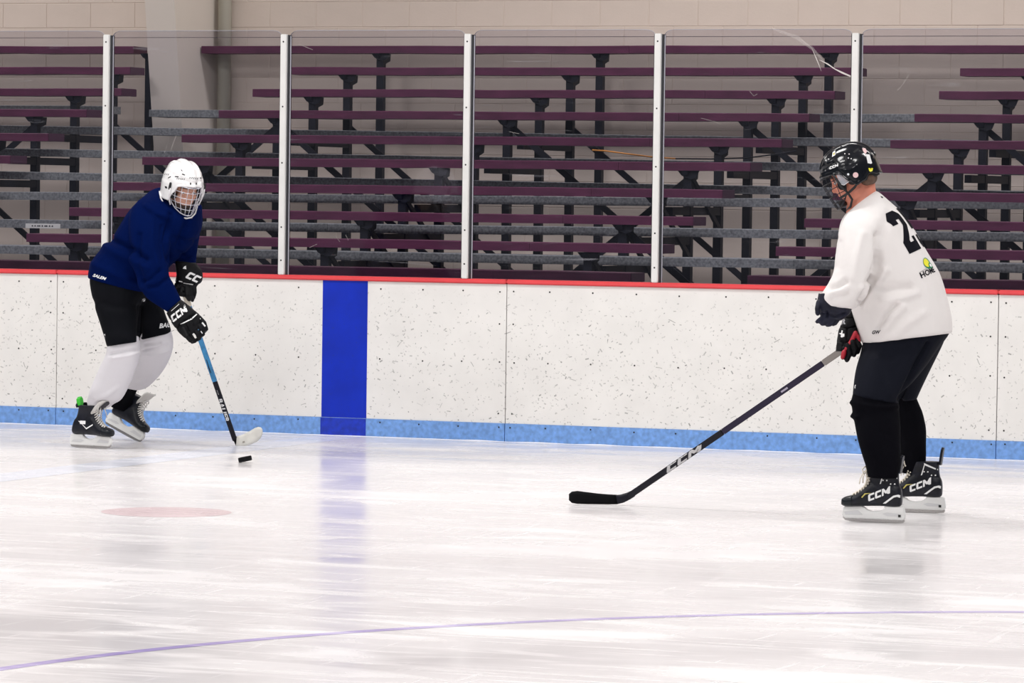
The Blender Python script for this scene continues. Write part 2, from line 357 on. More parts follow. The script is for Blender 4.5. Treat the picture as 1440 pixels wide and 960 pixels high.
def decal(name, b, centre, xd, yd, size, bvh, m, parent, cuts=0, lift=.0015, stretch=1.0, ray=None, label=None, maxd=.25):
    """print a flat shape on a curved surface: each vertex is dropped onto the surface along the print's own normal"""
    xd, yd = Vector(xd).normalized(), Vector(yd); yd = (yd-xd*yd.dot(xd)).normalized(); n = xd.cross(yd).normalized()
    if ray is not None: n = Vector(ray).normalized()
    bmesh.ops.triangulate(b, faces=b.faces[:])
    for _ in range(cuts):
        bmesh.ops.subdivide_edges(b, edges=[e for e in b.edges if e.calc_length()*size > .006], cuts=1, use_grid_fill=False); bmesh.ops.triangulate(b, faces=b.faces[:])
    bad = []
    for v in b.verts:
        w = centre + xd*(v.co.x*size*stretch) + yd*(v.co.y*size)
        h = bvh.ray_cast(w+n*maxd, -n, maxd*2)
        if h[0] is None: bad.append(v); v.co = w
        else: v.co = h[0]+n*lift
    bmesh.ops.delete(b, geom=bad, context='VERTS')
    if not b.faces: print('EMPTY DECAL', name); b.free(); return None
    return obj(name, b, m, parent, label)
def paint(name, b, x, y, size, ang, bvh, m, parent, cuts=1, shearx=1.0, label=None, lift=.0015, t=20):
    """decal placed where photo pixel x,y meets the surface, upright in the picture plane turned by ang degrees; size in pixels"""
    d = (P(x, y, 1)-CAM).normalized(); h = bvh.ray_cast(CAM, d)
    if h[0] is None: print('MISS', name); b.free(); return None
    a = math.radians(ang); xd = RT*math.cos(a)+UP*math.sin(a); yd = UP*math.cos(a)-RT*math.sin(a)
    dist = (h[0]-CAM).dot(FWD)
    return decal(name, b, h[0], xd, yd, size*dist/FPX, bvh, m, parent, cuts, lift, shearx, ray=-d, label=label)
SKULLBOX = None
# ================================================================== SETTING
bm = bmesh.new(); box(bm, -16, 26, -28, .05, -.03, 0); obj('floor', bm, M['ice'], kind='structure')
bm = bmesh.new(); box(bm, -16, 26, .15, 7.3, -.25, -.02); obj('floor', bm, M['conc'], kind='structure')
# paint under the ice
def annulus(bm, cx, cy, r0, r1, z, a0=0, a1=2*math.pi, n=160):
    ins = [bm.verts.new((cx+r0*math.cos(a0+(a1-a0)*i/n), cy+r0*math.sin(a0+(a1-a0)*i/n), z)) for i in range(n+1)]
    out = [bm.verts.new((cx+r1*math.cos(a0+(a1-a0)*i/n), cy+r1*math.sin(a0+(a1-a0)*i/n), z)) for i in range(n+1)]
    for i in range(n): bm.faces.new((ins[i], out[i], out[i+1], ins[i+1]))
bm = bmesh.new(); annulus(bm, 8.63, -12.73, 4.572-.03, 4.572+.03, .0006, n=300)
tag(obj('face_off_circle', bm, M['circle'], kind='structure'), 'thin violet circle line curving across the foreground ice', 'line')
bm = bmesh.new(); bmesh.ops.create_circle(bm, cap_ends=True, segments=64, radius=.305)
for v in bm.verts: v.co += Vector((1.76, -6.056, .0006))
tag(obj('face_off_dot', bm, M['dot'], kind='structure'), 'faint pink face-off dot under the ice', 'dot')
bm = bmesh.new(); vs = [bm.verts.new(p) for p in ((-.15, -27, .0005), (.15, -27, .0005), (.15, -.02, .0005), (-.15, -.02, .0005))]; bm.faces.new(vs)
tag(obj('blue_line', bm, M['blueline'], kind='structure'), 'faint bluish line painted across the ice', 'line')

# back wall of painted blocks
WY = 6.95
bm = bmesh.new(); box(bm, -14, 20, WY+.012, WY+.3, -.02, 9.2)
wall = obj('wall_back', bm, M['wall'], kind='structure')
blk = bevelled(-.2012, .2012, 0, .03, -.0996, .0996, .002); bme = bpy.data.meshes.new('block'); blk.to_mesh(bme); blk.free(); bme.materials.append(M['wall'])
z0 = PY(700, 37.5, WY).z
nb = 0
for r in range(-11, 3):
    zc = z0+.1016+.2032*r
    if zc < .75: continue
    for c in range(-17, 8):
        xc = .4064*c+(.2032 if r % 2 else 0)+.11
        if not (-6.75 < xc < 2.95): continue
        o = bpy.data.objects.new('block', bme); COL.objects.link(o); o.parent = wall; o.location = (xc, WY+.0088+random.uniform(-.0008, .0008), zc); nb += 1
print('blocks', nb)
# slanting pillar with its pipe
bm = bmesh.new()
sl = (6.12475-6.28367)/(3.024-2.029)
yb, yt = 6.28367+sl*(0-2.029), 6.12475+sl*(9.2-3.024)
pl = [(-4.465, yb, 0), (-4.204, yb, 0), (-4.204, WY, 0), (-4.465, WY, 0), (-4.465, yt, 9.2), (-4.204, yt, 9.2), (-4.204, WY, 9.2), (-4.465, WY, 9.2)]
vs = [bm.verts.new(p) for p in pl]
for f in ((0, 1, 5, 4), (1, 2, 6, 5), (2, 3, 7, 6), (3, 0, 4, 7), (3, 2, 1, 0), (4, 5, 6, 7)): bm.faces.new([vs[i] for i in f])
obj('trim_pillar', bm, M['pillar'], kind='structure')
bm = bmesh.new(); tube(bm, [(-4.115, WY-.075, 0), (-4.115, WY-.075, 9.2)], .055, 20); o = obj('trim_pipe', bm, M['pipe'], smooth=True, kind='structure')
# roof over the stands and rink
bm = bmesh.new(); box(bm, -18, 28, -30, 7.3, 9.2, 9.3); obj('ceiling', bm, mat('roof_deck', (.50, .50, .52), .8), kind='structure')

# ---- dasher boards
H, K = .9926, .1125
bt = thing('rink_boards', (0, 0, 0), 'white dasher boards with red cap rail and pale blue kick strip', 'boards')
S0, SP = -2.0066, 3.083
seams = [S0+SP*k for k in range(-2, 5)]
for a, b in zip(seams, seams[1:]):
    o = obj('board_panel', bevelled(a+.0025, b-.0025, 0, .012, K, H-.028, .0015), M['board'], bt)
    o = obj('kick_panel', bevelled(a+.002, b-.002, -.006, .012, -.004, K, .0015), M['kick'], bt, label='pale blue kick strip panel')
    obj('cap_rail', bevelled(a+.0015, b-.0015, -.014, .13, H-.028, H, .006, 2), M['rail'], bt, label='red cap rail')
bm = bmesh.new(); box(bm, seams[0], seams[-1], .012, .11, -.01, H-.028); obj('board_frame', bm, M['back'], bt)
obj('blue_stripe', bevelled(-.1524, .1524, -.0012, .002, K+.002, H-.028, .0004), M['stripe'], bt, label='blue line stripe on the boards')
obj('blue_stripe', bevelled(-.1555, .1524, -.0075, .002, 0, K-.001, .0004), M['stripekick'], bt, label='darker blue stripe across the kick strip')
bm = bmesh.new()
def screw(x, z, y=-.0005, r=.0052):
    q = [bm.verts.new((x+r*math.cos(a*math.pi/4), y-.001, z+r*math.sin(a*math.pi/4))) for a in range(8)]
    q2 = [bm.verts.new((x+r*math.cos(a*math.pi/4), y+.004, z+r*math.sin(a*math.pi/4))) for a in range(8)]
    bm.faces.new(q[::-1]); [bm.faces.new((q[i], q[(i+1) % 8], q2[(i+1) % 8], q2[i])) for i in range(8)]
for a, b in zip(seams, seams[1:]):
    xs = [a+.045] + [a+SP*k/11+random.uniform(-.01, .01) for k in range(1, 11)] + [b-.045]
    for i, x in enumerate(xs):
        on = abs(x) < .165
        if not on or 0: screw(x, H-.075+random.uniform(-.004, .004)); screw(x+random.uniform(-.01, .01), .485+random.uniform(-.006, .006))
        if not on: screw(x+random.uniform(-.02, .02), K-.022+random.uniform(-.004, .004), -.0065)
        if i in (0, 11):
            screw(x, .72); screw(x, K+.06)
obj('screw', bm, M['screw'], bt, kind='stuff')
# snow along the foot of the boards
bm = bmesh.new(); n = 900
for i in range(n+1):
    x = seams[0]+(seams[-1]-seams[0])*i/n; w = .022+.012*noise.noise(Vector((x*3, 0, 0)))+.004*noise.noise(Vector((x*22, 3, 0))); h = .005+.004*noise.noise(Vector((x*5, 7, 0)))
    for j, (yy, zz) in enumerate(((-.0085, h), (-w*.5-.006, h*.6), (-w-.004, 0.0007))): bm.verts.new((x, yy, max(.0008, zz)))
bm.verts.ensure_lookup_table()
for i in range(n):
    for j in range(2): bm.faces.new([bm.verts[k] for k in (3*i+j, 3*i+j+1, 3*i+j+4, 3*i+j+3)])
tag(obj('snow_ridge', bm, mat('snow', (.90, .90, .93), .8), kind='stuff', smooth=True), 'thin ridge of snow along the foot of the boards', 'snow')

# ---- glass and its posts
X0, PS, T = -1.6699, 1.2343, 2.4894
posts = [X0+PS*k for k in range(-3, 9)]
panes = []
gb = thing('glass_barrier', (0, .03, H), 'clear glass barrier with white posts standing on the boards', 'barrier')
for k, x in enumerate(posts):
    bm = bevelled(x-.021, x+.021, -.012, .022, H, T, .004, 2); pt = obj('glass_post', bm, M['post'], gb)
    obj('gasket', bevelled(x+.0205, x+.031, .008, .05, H, T-.004, .001), M['gasket'], pt)
    obj('gasket', bevelled(x-.030, x-.0205, .008, .05, H, T-.004, .001), M['gasket'], pt)
    bm = bmesh.new()
    for zz in (T-.047, T-.45, T-.80, T-1.20, H+.09):
        yv = -.0125; q = [bm.verts.new((x+.0055*math.cos(a*math.pi/5), yv, zz+.0055*math.sin(a*math.pi/5))) for a in range(10)]
        q2 = [bm.verts.new(v.co+Vector((0, .006, 0))) for v in q]; bm.faces.new(q[::-1]); [bm.faces.new((q[i], q[(i+1) % 10], q2[(i+1) % 10], q2[i])) for i in range(10)]
    obj('bolt', bm, M['screw'], pt, kind='stuff')
for k in range(len(posts)-1):
    a, b = posts[k]+.0312, posts[k+1]-.0302; zt = T+.024; r = .045
    pts = [(a, .030, H+.001), (b, .030, H+.001)]
    for j in range(7): t = j/6*math.pi/2; pts.append((b-r*1.3+r*1.3*math.cos(t), .030, zt-r*.8+r*.8*math.sin(t)))
    for j in range(7): t = math.pi/2+j/6*math.pi/2; pts.append((a+r*1.3+r*1.3*math.cos(t), .030, zt-r*.8+r*.8*math.sin(t)))
    bm = bmesh.new(); extrude_poly(bm, pts, (0, .012, 0)); g = obj('glass_pane', bm, M['glass'], gb); panes.append(g)
    bm = bmesh.new(); box(bm, a+.001, b-.001, .0363, .0375, T-.0195, T-.0160); obj('edge_line', bm, M['eline'], g, label='dark line below the top edge')
    bm = bmesh.new(); tube(bm, [Vector(p)+Vector((0, 0, .0002)) for p in pts[2:]], .0016, 6); obj('pane_rim', bm, M['edge'], g, label='polished pane edge')
    bm = bmesh.new(); box(bm, a+.001, a+.007, .022, .0237, H, T-.01); obj('pane_rim', bm, M['edge'], g)
# pale streaks and small scratches on the panes
def pane_streak(pl, w, m, k):
    pts = [PY(x, y, .0232) for x, y in pl]; bm = bmesh.new(); prev = None
    for i, p in enumerate(pts):
        d = (pts[min(i+1, len(pts)-1)]-pts[max(i-1, 0)]).normalized(); n = d.cross(Vector((0, 1, 0))); ww = w[i]*.00235
        cur = (bm.verts.new(p+n*ww), bm.verts.new(p-n*ww))
        if prev: bm.faces.new((prev[0], prev[1], cur[1], cur[0]))
        prev = cur
    obj('pane_streak', bm, M[m], panes[k])
pane_streak([(1126, 55), (1142, 68), (1147, 80), (1152, 92), (1155, 100)], [.2, .5, .8, .6, .2], 'pane_streak', 6)
pane_streak([(1152, 84), (1164, 90), (1174, 97), (1184, 102), (1198, 108)], [.3, 1.6, 1.2, 2.2, 1.8], 'pane_streak', 6)
pane_streak([(1085, 40), (1120, 52), (1142, 68), (1160, 88)], [2, 5, 4, 1], 'haze', 6)
for pl, k in (([(248, 190), (243, 203), (240, 212)], 3), ([(235, 205), (231, 215)], 3), ([(472, 332), (478, 340)], 4), ([(435, 348), (446, 343)], 4), ([(986, 166), (1005, 171), (1014, 175)], 6), ([(1054, 128), (1060, 135), (1065, 132)], 6), ([(1278, 105), (1270, 118), (1262, 127)], 7), ([(420, 62), (440, 70)], 4), ([(486, 330), (490, 338)], 4), ([(716, 185), (730, 188)], 5)):
    pane_streak(pl, [.22]*len(pl), 'pane_streak', k)
# ---- bleachers
YR = [.75+.65*(10-k) for k in range(1, 11)]
YT = [64.5, 94.5, 125.5, 156, 190.8, 223.5, 260.4, 298, 336.5, 376]
ZS = [PY(520, y, Y).z for y, Y in zip(YT, YR)]
TX = [-4.70, -2.655, -.80, 1.055, 2.79]
bl = thing('bleachers', (0, 3.5, 0), 'tiered bleachers of maroon seat planks and grey foot planks behind the glass', 'bleachers')
def plank(name, x0, x1, y0, d, ztop, th, m, dz=0, cap=None):
    """plank with a slightly wavy, worn front; dz = rise from x0 to x1"""
    n = max(1, int((x1-x0)/.28)); bm = bmesh.new(); rows = []
    for i in range(n+1):
        x = x0+(x1-x0)*i/n; w = .0035*noise.noise(Vector((x*2.3, y0*3, ztop*5))); zz = ztop+dz*i/n+w; t2 = th+.003*noise.noise(Vector((x*3.1, y0, 9)))
        rows.append([bm.verts.new(p) for p in ((x, y0, zz-.004), (x, y0+.004, zz), (x, y0+d, zz), (x, y0+d, zz-t2), (x, y0, zz-t2))])
    for A, B in zip(rows, rows[1:]):
        for k in range(5): bm.faces.new((A[k], B[k], B[(k+1) % 5], A[(k+1) % 5]))
    bm.faces.new(rows[0][::-1]); bm.faces.new(rows[-1]); bmesh.ops.recalc_face_normals(bm, faces=bm.faces[:])
    return obj(name, bm, m, bl)
mid_l = [-4.19, -3.12, -3.125, -3.10, -3.09, -3.086, -3.04, -2.997, -2.98, -2.97]
mid_r = [None]+[PY(x, y, Y).x for (x, y), Y in zip([(1205, 100), (1174, 132), (1138, 163), (1099.5, 197), (1055.5, 232), (1016, 268), (975, 308), (930, 348), (887, 392)], YR[1:])]
rgt_l = [PY(x, y, Y).x if x else None for (x, y), Y in zip([(None, 0), (1350, 100), (1320.5, 132), (1286, 163), (1252, 197), (1211, 232), (1171, 268), (1131, 308), (1091, 348), (1051, 392)], YR)]
lft_r = [PY(x, y, Y+.25).x if x else None for (x, y), Y in zip([(207.5, 70), (203, 100), (191.5, 130), (143, 162), (90, 193), (37.5, 228), (-10, 262), (-55, 298), (-100, 335), (-140, 370)], YR)]
def seat_run(x0, x1, k, cl=False, cr=False):
    cuts = [x0]
    while x1-cuts[-1] > 4.4: cuts.append(cuts[-1]+3.66)
    cuts.append(x1)
    for a, b in zip(cuts, cuts[1:]):
        plank('seat_plank', a, b-.002, YR[k], .25, ZS[k], .058, M['seat'])
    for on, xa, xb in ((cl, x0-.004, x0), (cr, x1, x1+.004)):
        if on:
            bm = bevelled(xa, xb, YR[k]+.001, YR[k]+.249, ZS[k]-.058, ZS[k]-.001, .001); obj('shaded_end', bm, M['seatshade'], bl, label='plank end painted darker as its shaded side')  # thin darker plate paints the shade on the plank's end face
for k in range(10):
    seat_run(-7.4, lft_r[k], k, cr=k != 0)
    if k == 0: seat_run(mid_l[0], 8.2, 0)
    else:
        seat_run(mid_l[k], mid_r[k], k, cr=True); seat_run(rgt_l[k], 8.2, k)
# foot planks: (pixel y at x=100, at x=1150)
for k, (ya, yb_) in {2: (153.6, 159.5), 3: (177.5, 193.5), 4: (210, 229), 5: (242.5, 263), 6: (270, 279.5), 7: (309.5, 323.5), 8: (346.5, 365.5), 9: (386, 408)}.items():
    Y = YR[k-1]-.28; A, B = PY(100, ya, Y), PY(1150, yb_, Y); sl = (B.z-A.z)/(B.x-A.x)
    xs = [-7.4, -4.47 if k > 2 else -4.55, -1.2, 2.35, 5.3, 8.2]
    if k == 2:
        zz = PY(100, 148.5, Y).z; plank('foot_plank', -7.4, -4.57, Y, .26, zz, .058, M['foot']); xs = [-4.19]+xs[2:]
    for a, b in zip(xs, xs[1:]):
        plank('foot_plank', a, b-.003, Y, .165, A.z+sl*(a-A.x), .058, M['foot'], sl*(b-a)); plank('foot_plank', a, b-.003, Y+.177, .165, A.z+sl*(a-A.x), .058, M['foot'], sl*(b-a))
# support frames
def ZF(k, x):
    ya, yb_ = {1: (120, 130), 2: (153.6, 159.5), 3: (177.5, 193.5), 4: (210, 229), 5: (242.5, 263), 6: (270, 279.5), 7: (309.5, 323.5), 8: (346.5, 365.5), 9: (386, 408), 10: (430, 450)}[k]
    Y = YR[k-1]-.28; A, B = PY(100, ya, Y), PY(1150, yb_, Y); return A.z+(B.z-A.z)*(x-A.x)/(B.x-A.x)
rb = random.Random(3)
for i, x in enumerate([-6.6]+TX+[4.4, 6.2, 8.0]):
    base = bmesh.new(); box(base, x-.03, x+.03, YR[9]-.1, YR[0]+.2, -.02, .04); fr = obj('support_frame', base, M['steel'], bl, label='dark steel support frame')
    for k in range(10):
        zt = ZS[k]-.058; y = YR[k]+.07; w = .029
        bm = bmesh.new(); box(bm, x-w, x+w, y, y+.055, -.02, zt); obj('post', bm, M['steel'], fr)
        bm = bmesh.new(); s = x+.0
        extrude_poly(bm, [(x-.060, y-.03, zt), (x+.095, y-.03, zt), (x+.075, y-.03, zt-.045), (x+.035, y-.03, zt-.06), (x-.03, y-.03, zt-.035)], (0, .012, 0))
        extrude_poly(bm, [(x, YR[k]+.005, zt), (x, YR[k]+.245, zt), (x, YR[k]+.235, zt-.055), (x, YR[k]+.12, zt-.085), (x, YR[k]+.02, zt-.03)], (.04, 0, 0))
        obj('bracket', bm, M['steel'], fr)
        if 0 < k:
          if 1 < k < 9:  # foot beam and rearward brace
            zf = ZF(k+1, x)-.062
            bm = bmesh.new(); beam(bm, (x, YR[k]-.3, zf-.03), (x, YR[k-1]+.08, zf-.03), .05, .055); obj('foot_beam', bm, M['steel'], fr)
            if k < 5: continue
            bm = bmesh.new(); beam(bm, (x+.03, YR[k]+.07, ZS[k]-.10), (x+.03, YR[k-1]+.10, ZS[k]-.50), .02, .035); obj('brace', bm, M['steel'], fr)
    # cross braces to the next frame, parallel to the boards
    if i < 8:
        x2 = ([-6.6]+TX+[4.4, 6.2, 8.0])[i+1]
        for k in (1, 3, 5, 7):
            y = YR[k]+.14+.002*k; left = (i in (0, 1) and k in (2, 3, 5)) or (i == 5 and k in (1, 8)) or (i == 3 and k in (5, 7)) or (i == 4 and k == 5)
            zt = min(ZS[k], ZS[3])-.10; dz = (x2-x)*.80; a, b = ((x, y, zt), (x2, y, zt-dz)) if not left else ((x2, y, zt), (x, y, zt-dz))
            if b[2] < 0: f = (zt+.01)/(zt-b[2]); b = tuple(a[j]+(b[j]-a[j])*f for j in range(3))
            bm = bmesh.new(); beam(bm, a, b, .02, .045); obj('brace', bm, M['steel'], fr)
# little sign on a foot plank, rope
A, B = PY(36, 314, YR[6]-.285), PY(85, 321.5, YR[6]-.285)
sg = obj('notice', bevelled(A.x, B.x, YR[6]-.287, YR[6]-.281, B.z, A.z, .0008), M['sign'], bl, label='small white notice stuck on the foot plank')
bm = bmesh.new()
for i in range(9):
    xx = A.x+.05+i*.019+(i % 3)*.003; box(bm, xx, xx+.011, YR[6]-.2885, YR[6]-.287, (A.z+B.z)/2-.004, (A.z+B.z)/2+.005)
obj('lettering', bm, M['ink'], sg)
rp = [PY(x, y, YR[4]+.4) for x, y in ((833, 211), (850, 212), (880, 216), (915, 220.5), (950, 223), (1000, 223.5), (1050, 222), (1090, 217), (1120, 212))]
bm = bmesh.new(); tube(bm, rp[:5], .0055, 6); tag(obj('rope', bm, M['rope'], smooth=True), 'thin orange rope slung through the bleachers', 'rope')
bm = bmesh.new(); tube(bm, rp[4:], .005, 6); tag(obj('rope', bm, M['steel'], smooth=True), 'dark slack cord hanging through the bleachers left of the black helmet', 'rope')

# ================================================================== PLAYERS
FOLD = 1.9
def arr(*a): return [Vector(s) for s in a]
def head_frame(c, fwd, up):
    f = Vector(fwd).normalized(); u = Vector(up); u = (u-f*u.dot(f)).normalized(); r = f.cross(u)
    return Matrix(((r.x, f.x, u.x, c.x), (r.y, f.y, u.y, c.y), (r.z, f.z, u.z, c.z), (0, 0, 0, 1)))
def E_(M4, loc, s, rx=0): return M4 @ Matrix.Translation(loc) @ Matrix.Rotation(rx, 4, 'X') @ Matrix.Diagonal((*s, 1))
def head_shape(bm, H4, heavy=0):
    """skull, jaw, brow, nose, cheeks, ears, lips; local x = wearer's right, y = forward, z = up; origin mid skull"""
    S = lambda loc, s, rx=0: ellipsoid(bm, E_(H4, loc, s, rx))
    S((0, -.012, .02), (.077, .098, .090)); S((0, .012, -.045), (.066, .080, .075)); S((0, .042, -.088), (.042+.01*heavy, .040, .030))   # skull, face, chin
    S((0, .010, -.075), (.058+.008*heavy, .060, .040)); S((0, .083, .012), (.052, .014, .013))                                             # jaw, brow
    S((.034, .068, -.030), (.024, .020, .020)); S((-.034, .068, -.030), (.024, .020, .020))                                                 # cheeks
    S((0, .092, -.022), (.010, .015, .028), .35); S((0, .104, -.038), (.013, .012, .010)); S((.011, .097, -.041), (.007, .009, .007)); S((-.011, .097, -.041), (.007, .009, .007))
    S((0, .084, -.064), (.024, .011, .0055)); S((0, .083, -.073), (.021, .011, .0060))                                                      # lips
    for s in (-1, 1): S((s*.078, -.005, -.022), (.010, .020, .031), -.2); S((s*.074, -.005, -.046), (.008, .012, .012))
def face_bits(H4, parent, skin):
    for s in (-1, 1):
        bm = bmesh.new(); ellipsoid(bm, E_(H4, (s*.031, .0735, -.006), (.0125, .0125, .0125)), 14, 8); e = obj('eyeball', bm, M['eye'], parent, smooth=True)
        bm = bmesh.new(); ellipsoid(bm, E_(H4, (s*.031, .0835, -.008), (.0052, .004, .0052)), 12, 6); obj('iris', bm, M['iris'], e, smooth=True)
        bm = bmesh.new(); tube(bm, [H4 @ Vector((s*(.031+.017*math.cos(a)), .082+.004*math.sin(a)-.004*abs(math.cos(a)), -.006+.0085*math.sin(a))) for a in [i*math.pi/8 for i in range(9)]], .0032, 6)
        obj('eyelid', bm, skin, parent, smooth=True)
        bm = bmesh.new(); tube(bm, [H4 @ Vector((s*(.015+.034*i/5), .0915-.010*(i/5)**2, .017+.005*math.sin(i/5*2.6))) for i in range(6)], [.0022, .0034, .0036, .0034, .0028, .0015], 6)
        obj('eyebrow', bm, M['hair'], parent, smooth=True)
LOWS_A = [(0, .040), (28, .038), (44, .030), (56, -.015), (68, -.062), (95, -.066), (112, -.050), (128, -.040), (150, -.056), (180, -.060)]
LOWS_B = [(0, .040), (28, .038), (44, .034), (60, .028), (72, .020), (84, -.030), (94, -.060), (112, -.054), (128, -.036), (150, -.050), (180, -.056)]
def shell(H4, m, parent, name='helmet', low=LOWS_A, seed=0, label=None):
    """helmet shell with raised ridges; open at the face, ear lobes at the sides"""
    bm = bmesh.new(); NA, NS = 96, 34; grid = []
    rx, ry, rz = .108, .138, .122
    lows = low
    def lowz(a):
        a = abs(a)
        for (a0, z0_), (a1, z1_) in zip(lows, lows[1:]):
            if a <= a1: t = (a-a0)/(a1-a0); t = t*t*(3-2*t); return z0_+(z1_-z0_)*t
        return lows[-1][1]
    for i in range(NA):
        az = -math.pi+2*math.pi*i/NA; zl = lowz(math.degrees(az)); row = []
        elmin = math.asin(max(-1, min(1, (zl-.02)/rz)))
        for j in range(NS+1):
            el = math.pi/2+(elmin-math.pi/2)*j/NS
            ce = math.cos(el) if el > 0 else math.cos(el*.45)
            x = rx*abs(ce)**.84*math.sin(az); y = ry*abs(ce)**.84*math.cos(az); z = .02+rz*math.sin(el)
            n = Vector((x/rx, y/ry, (z-.02)/rz)).normalized()
            # ridges: a raised centre band, two side rails, and a recessed belt above the brim
            d = 0
            if z > .03:
                d += .0075*math.exp(-((abs(x)-.0)/.016)**4)+.0065*math.exp(-((abs(x)-.048)/.010)**4)
                d -= .006*math.exp(-((z-.062-.02*abs(x)/.1)/.010)**2)*(1 if abs(math.degrees(az)) < 75 else .3)
            if abs(math.degrees(az)) > 60 and abs(math.degrees(az)) < 115 and z < .03: d += .004
            if z < zl+.010: d += .0025
            row.append(bm.verts.new(H4 @ (Vector((x, y-.006, z))+n*d)))
        grid.append(row)
    for i in range(NA):
        A, B = grid[i], grid[(i+1) % NA]
        for j in range(NS): bm.faces.new((A[j], A[j+1], B[j+1], B[j]))
    bmesh.ops.remove_doubles(bm, verts=bm.verts[:], dist=.0004); bmesh.ops.recalc_face_normals(bm, faces=bm.faces[:])
    c = H4 @ Vector((0, 0, .02)); f = bm.faces[:][0]
    if (f.calc_center_median()-c).dot(f.normal) < 0: bmesh.ops.reverse_faces(bm, faces=bm.faces[:])
    o = obj(name, bm, m, parent, label, smooth=True); s = o.modifiers.new('thickness', 'SOLIDIFY'); s.thickness = .011; s.offset = -1
    return o
def liner(H4, parent):
    bm = bmesh.new()
    for az in range(-150, 181, 30):
        a = math.radians(az)
        if abs(az) < 45: z = .055
        else: z = -.03 if abs(az) < 120 else -.035
        b2 = bmesh.new(); M4 = H4 @ Matrix.Translation((.088*math.sin(a), .115*math.cos(a)-.006, z)) @ Matrix.Rotation(-a, 4, 'Z') @ Matrix.Diagonal((.026, .009, .024, 1))
        ellipsoid(bm, M4, 12, 8)
    obj('liner_pad', bm, M['foam'], parent, smooth=True, label='black foam padding inside the shell')
def cage(H4, m, parent, wire=.0021, clear=None):
    """wire face cage: local ellipsoid rows and columns"""
    def pt(az, z):
        a = math.radians(az); k = (z-.03)/-.155; k = max(0, min(1, k))
        sx = .098-.036*k**2.2; sy = .150-.006*k-.012*k**3
        return H4 @ Vector((sx*math.sin(a), sy*math.cos(a)*(.93+.07*math.cos(a))-.008, z))
    frame = bmesh.new()
    tube(frame, [pt(a, .036) for a in range(-72, 73, 9)], wire*1.3, 8)
    side = [pt(-72, z) for z in (.036, .0, -.04)]+[pt(-66, -.075), pt(-54, -.100), pt(-36, -.117), pt(-18, -.124), pt(0, -.126), pt(18, -.124), pt(36, -.117), pt(54, -.100), pt(66, -.075)]+[pt(72, z) for z in (-.04, .0, .036)]
    tube(frame, side, wire*1.7, 8)
    c = obj('face_cage', frame, m, parent, smooth=True, label='wire face cage')
    bm = bmesh.new()
    for z, am in ((.005, 72), (-.028, 72), (-.060, 69), (-.092, 58)): tube(bm, [pt(a*am/8, z) for a in range(-8, 9)], wire, 6)
    obj('cage_wire', bm, m, c, smooth=True)
    bm = bmesh.new()
    for a in (-54, -36, -18, 0, 18, 36, 54):
        zb = -.124+.024*(abs(a)/56)**2.2
        tube(bm, [pt(a*(1-.10*max(0, k-5)/4), .036+(zb-.036)*k/9) for k in range(10)], wire, 6)
    obj('cage_wire', bm, m, c, smooth=True)
    # chin cup inside
    bm = bmesh.new(); ellipsoid(bm, E_(H4, (0, .090, -.108), (.036, .020, .016), .3)); 
    obj('chin_cup', bm, M['foam'] , c, smooth=True, label='black chin cup')
    return c
def vents(H4, hel, m, spots):
    bv = bvh_of(hel)
    for (x, y, z, w, h, rot) in spots:
        c = H4 @ Vector((x, y, z)); n = (c-(H4 @ Vector((0, -.006, .02)))).normalized(); xd = (H4.to_3x3() @ Vector((math.cos(rot), 0, math.sin(rot))))
        xd = (xd-n*xd.dot(n)); 
        if xd.length < .1: xd = H4.to_3x3() @ Vector((0, math.cos(rot), math.sin(rot))); xd = xd-n*xd.dot(n)
        xd.normalize(); yd = n.cross(xd)
        decal('vent_slot', poly_mesh([[(-w/2, -h/2), (w/2, -h/2), (w/2+.3*h, 0), (w/2, h/2), (-w/2, h/2), (-w/2-.3*h, 0)]]), c, xd, yd, 1, bv, m, hel, 2, .0008)
    return bv
def fingers(bm, lst, seg=10):
    for pts, r in lst:
        pp = [P(x, y, t) for x, y, t in pts]; n = len(pp)
        capsule(bm, [(p, r*(1-.10*i)) for i, p in enumerate(pp)], seg)
def laces_on(Mx, parent, m, bow=True):
    bm = bmesh.new(); N = 10
    for i in range(N):
        t = i/(N-1)*4.999; k = int(t); u_ = t-k; LP = ((.100, .126), (.074, .142), (.052, .160), (.038, .184), (.033, .212), (.036, .240)); x = LP[k][0]+(LP[k+1][0]-LP[k][0])*u_; z = LP[k][1]+(LP[k+1][1]-LP[k][1])*u_; hw = .017+.0012*t
        for s in (-1, 1):
            p = [Mx(*(x+.008*s*0, s*hw*1.25, z-.010)), Mx(*(x+.002, s*hw*.7, z+.004)), Mx(*(x-.004, 0, z+.009)), Mx(*(x-.010, -s*hw*.7, z+.009)), Mx(*(x-.014, -s*hw*1.2, z+.001))]
            tube(bm, p, .0036, 6)
    if bow:
        for s in (-1, 1):
            tube(bm, [Mx(*q) for q in ((.028, 0, .250), (.044, s*.022, .262), (.052, s*.042, .248), (.046, s*.036, .226), (.034, s*.006, .246))], .0034, 6)
            tube(bm, [Mx(*q) for q in ((.028, 0, .250), (.050, s*.016, .238), (.064, s*.030, .204), (.066, s*.038, .180))], .0030, 6)
    return obj('laces', bm, m, parent, smooth=True, label='pale laces')
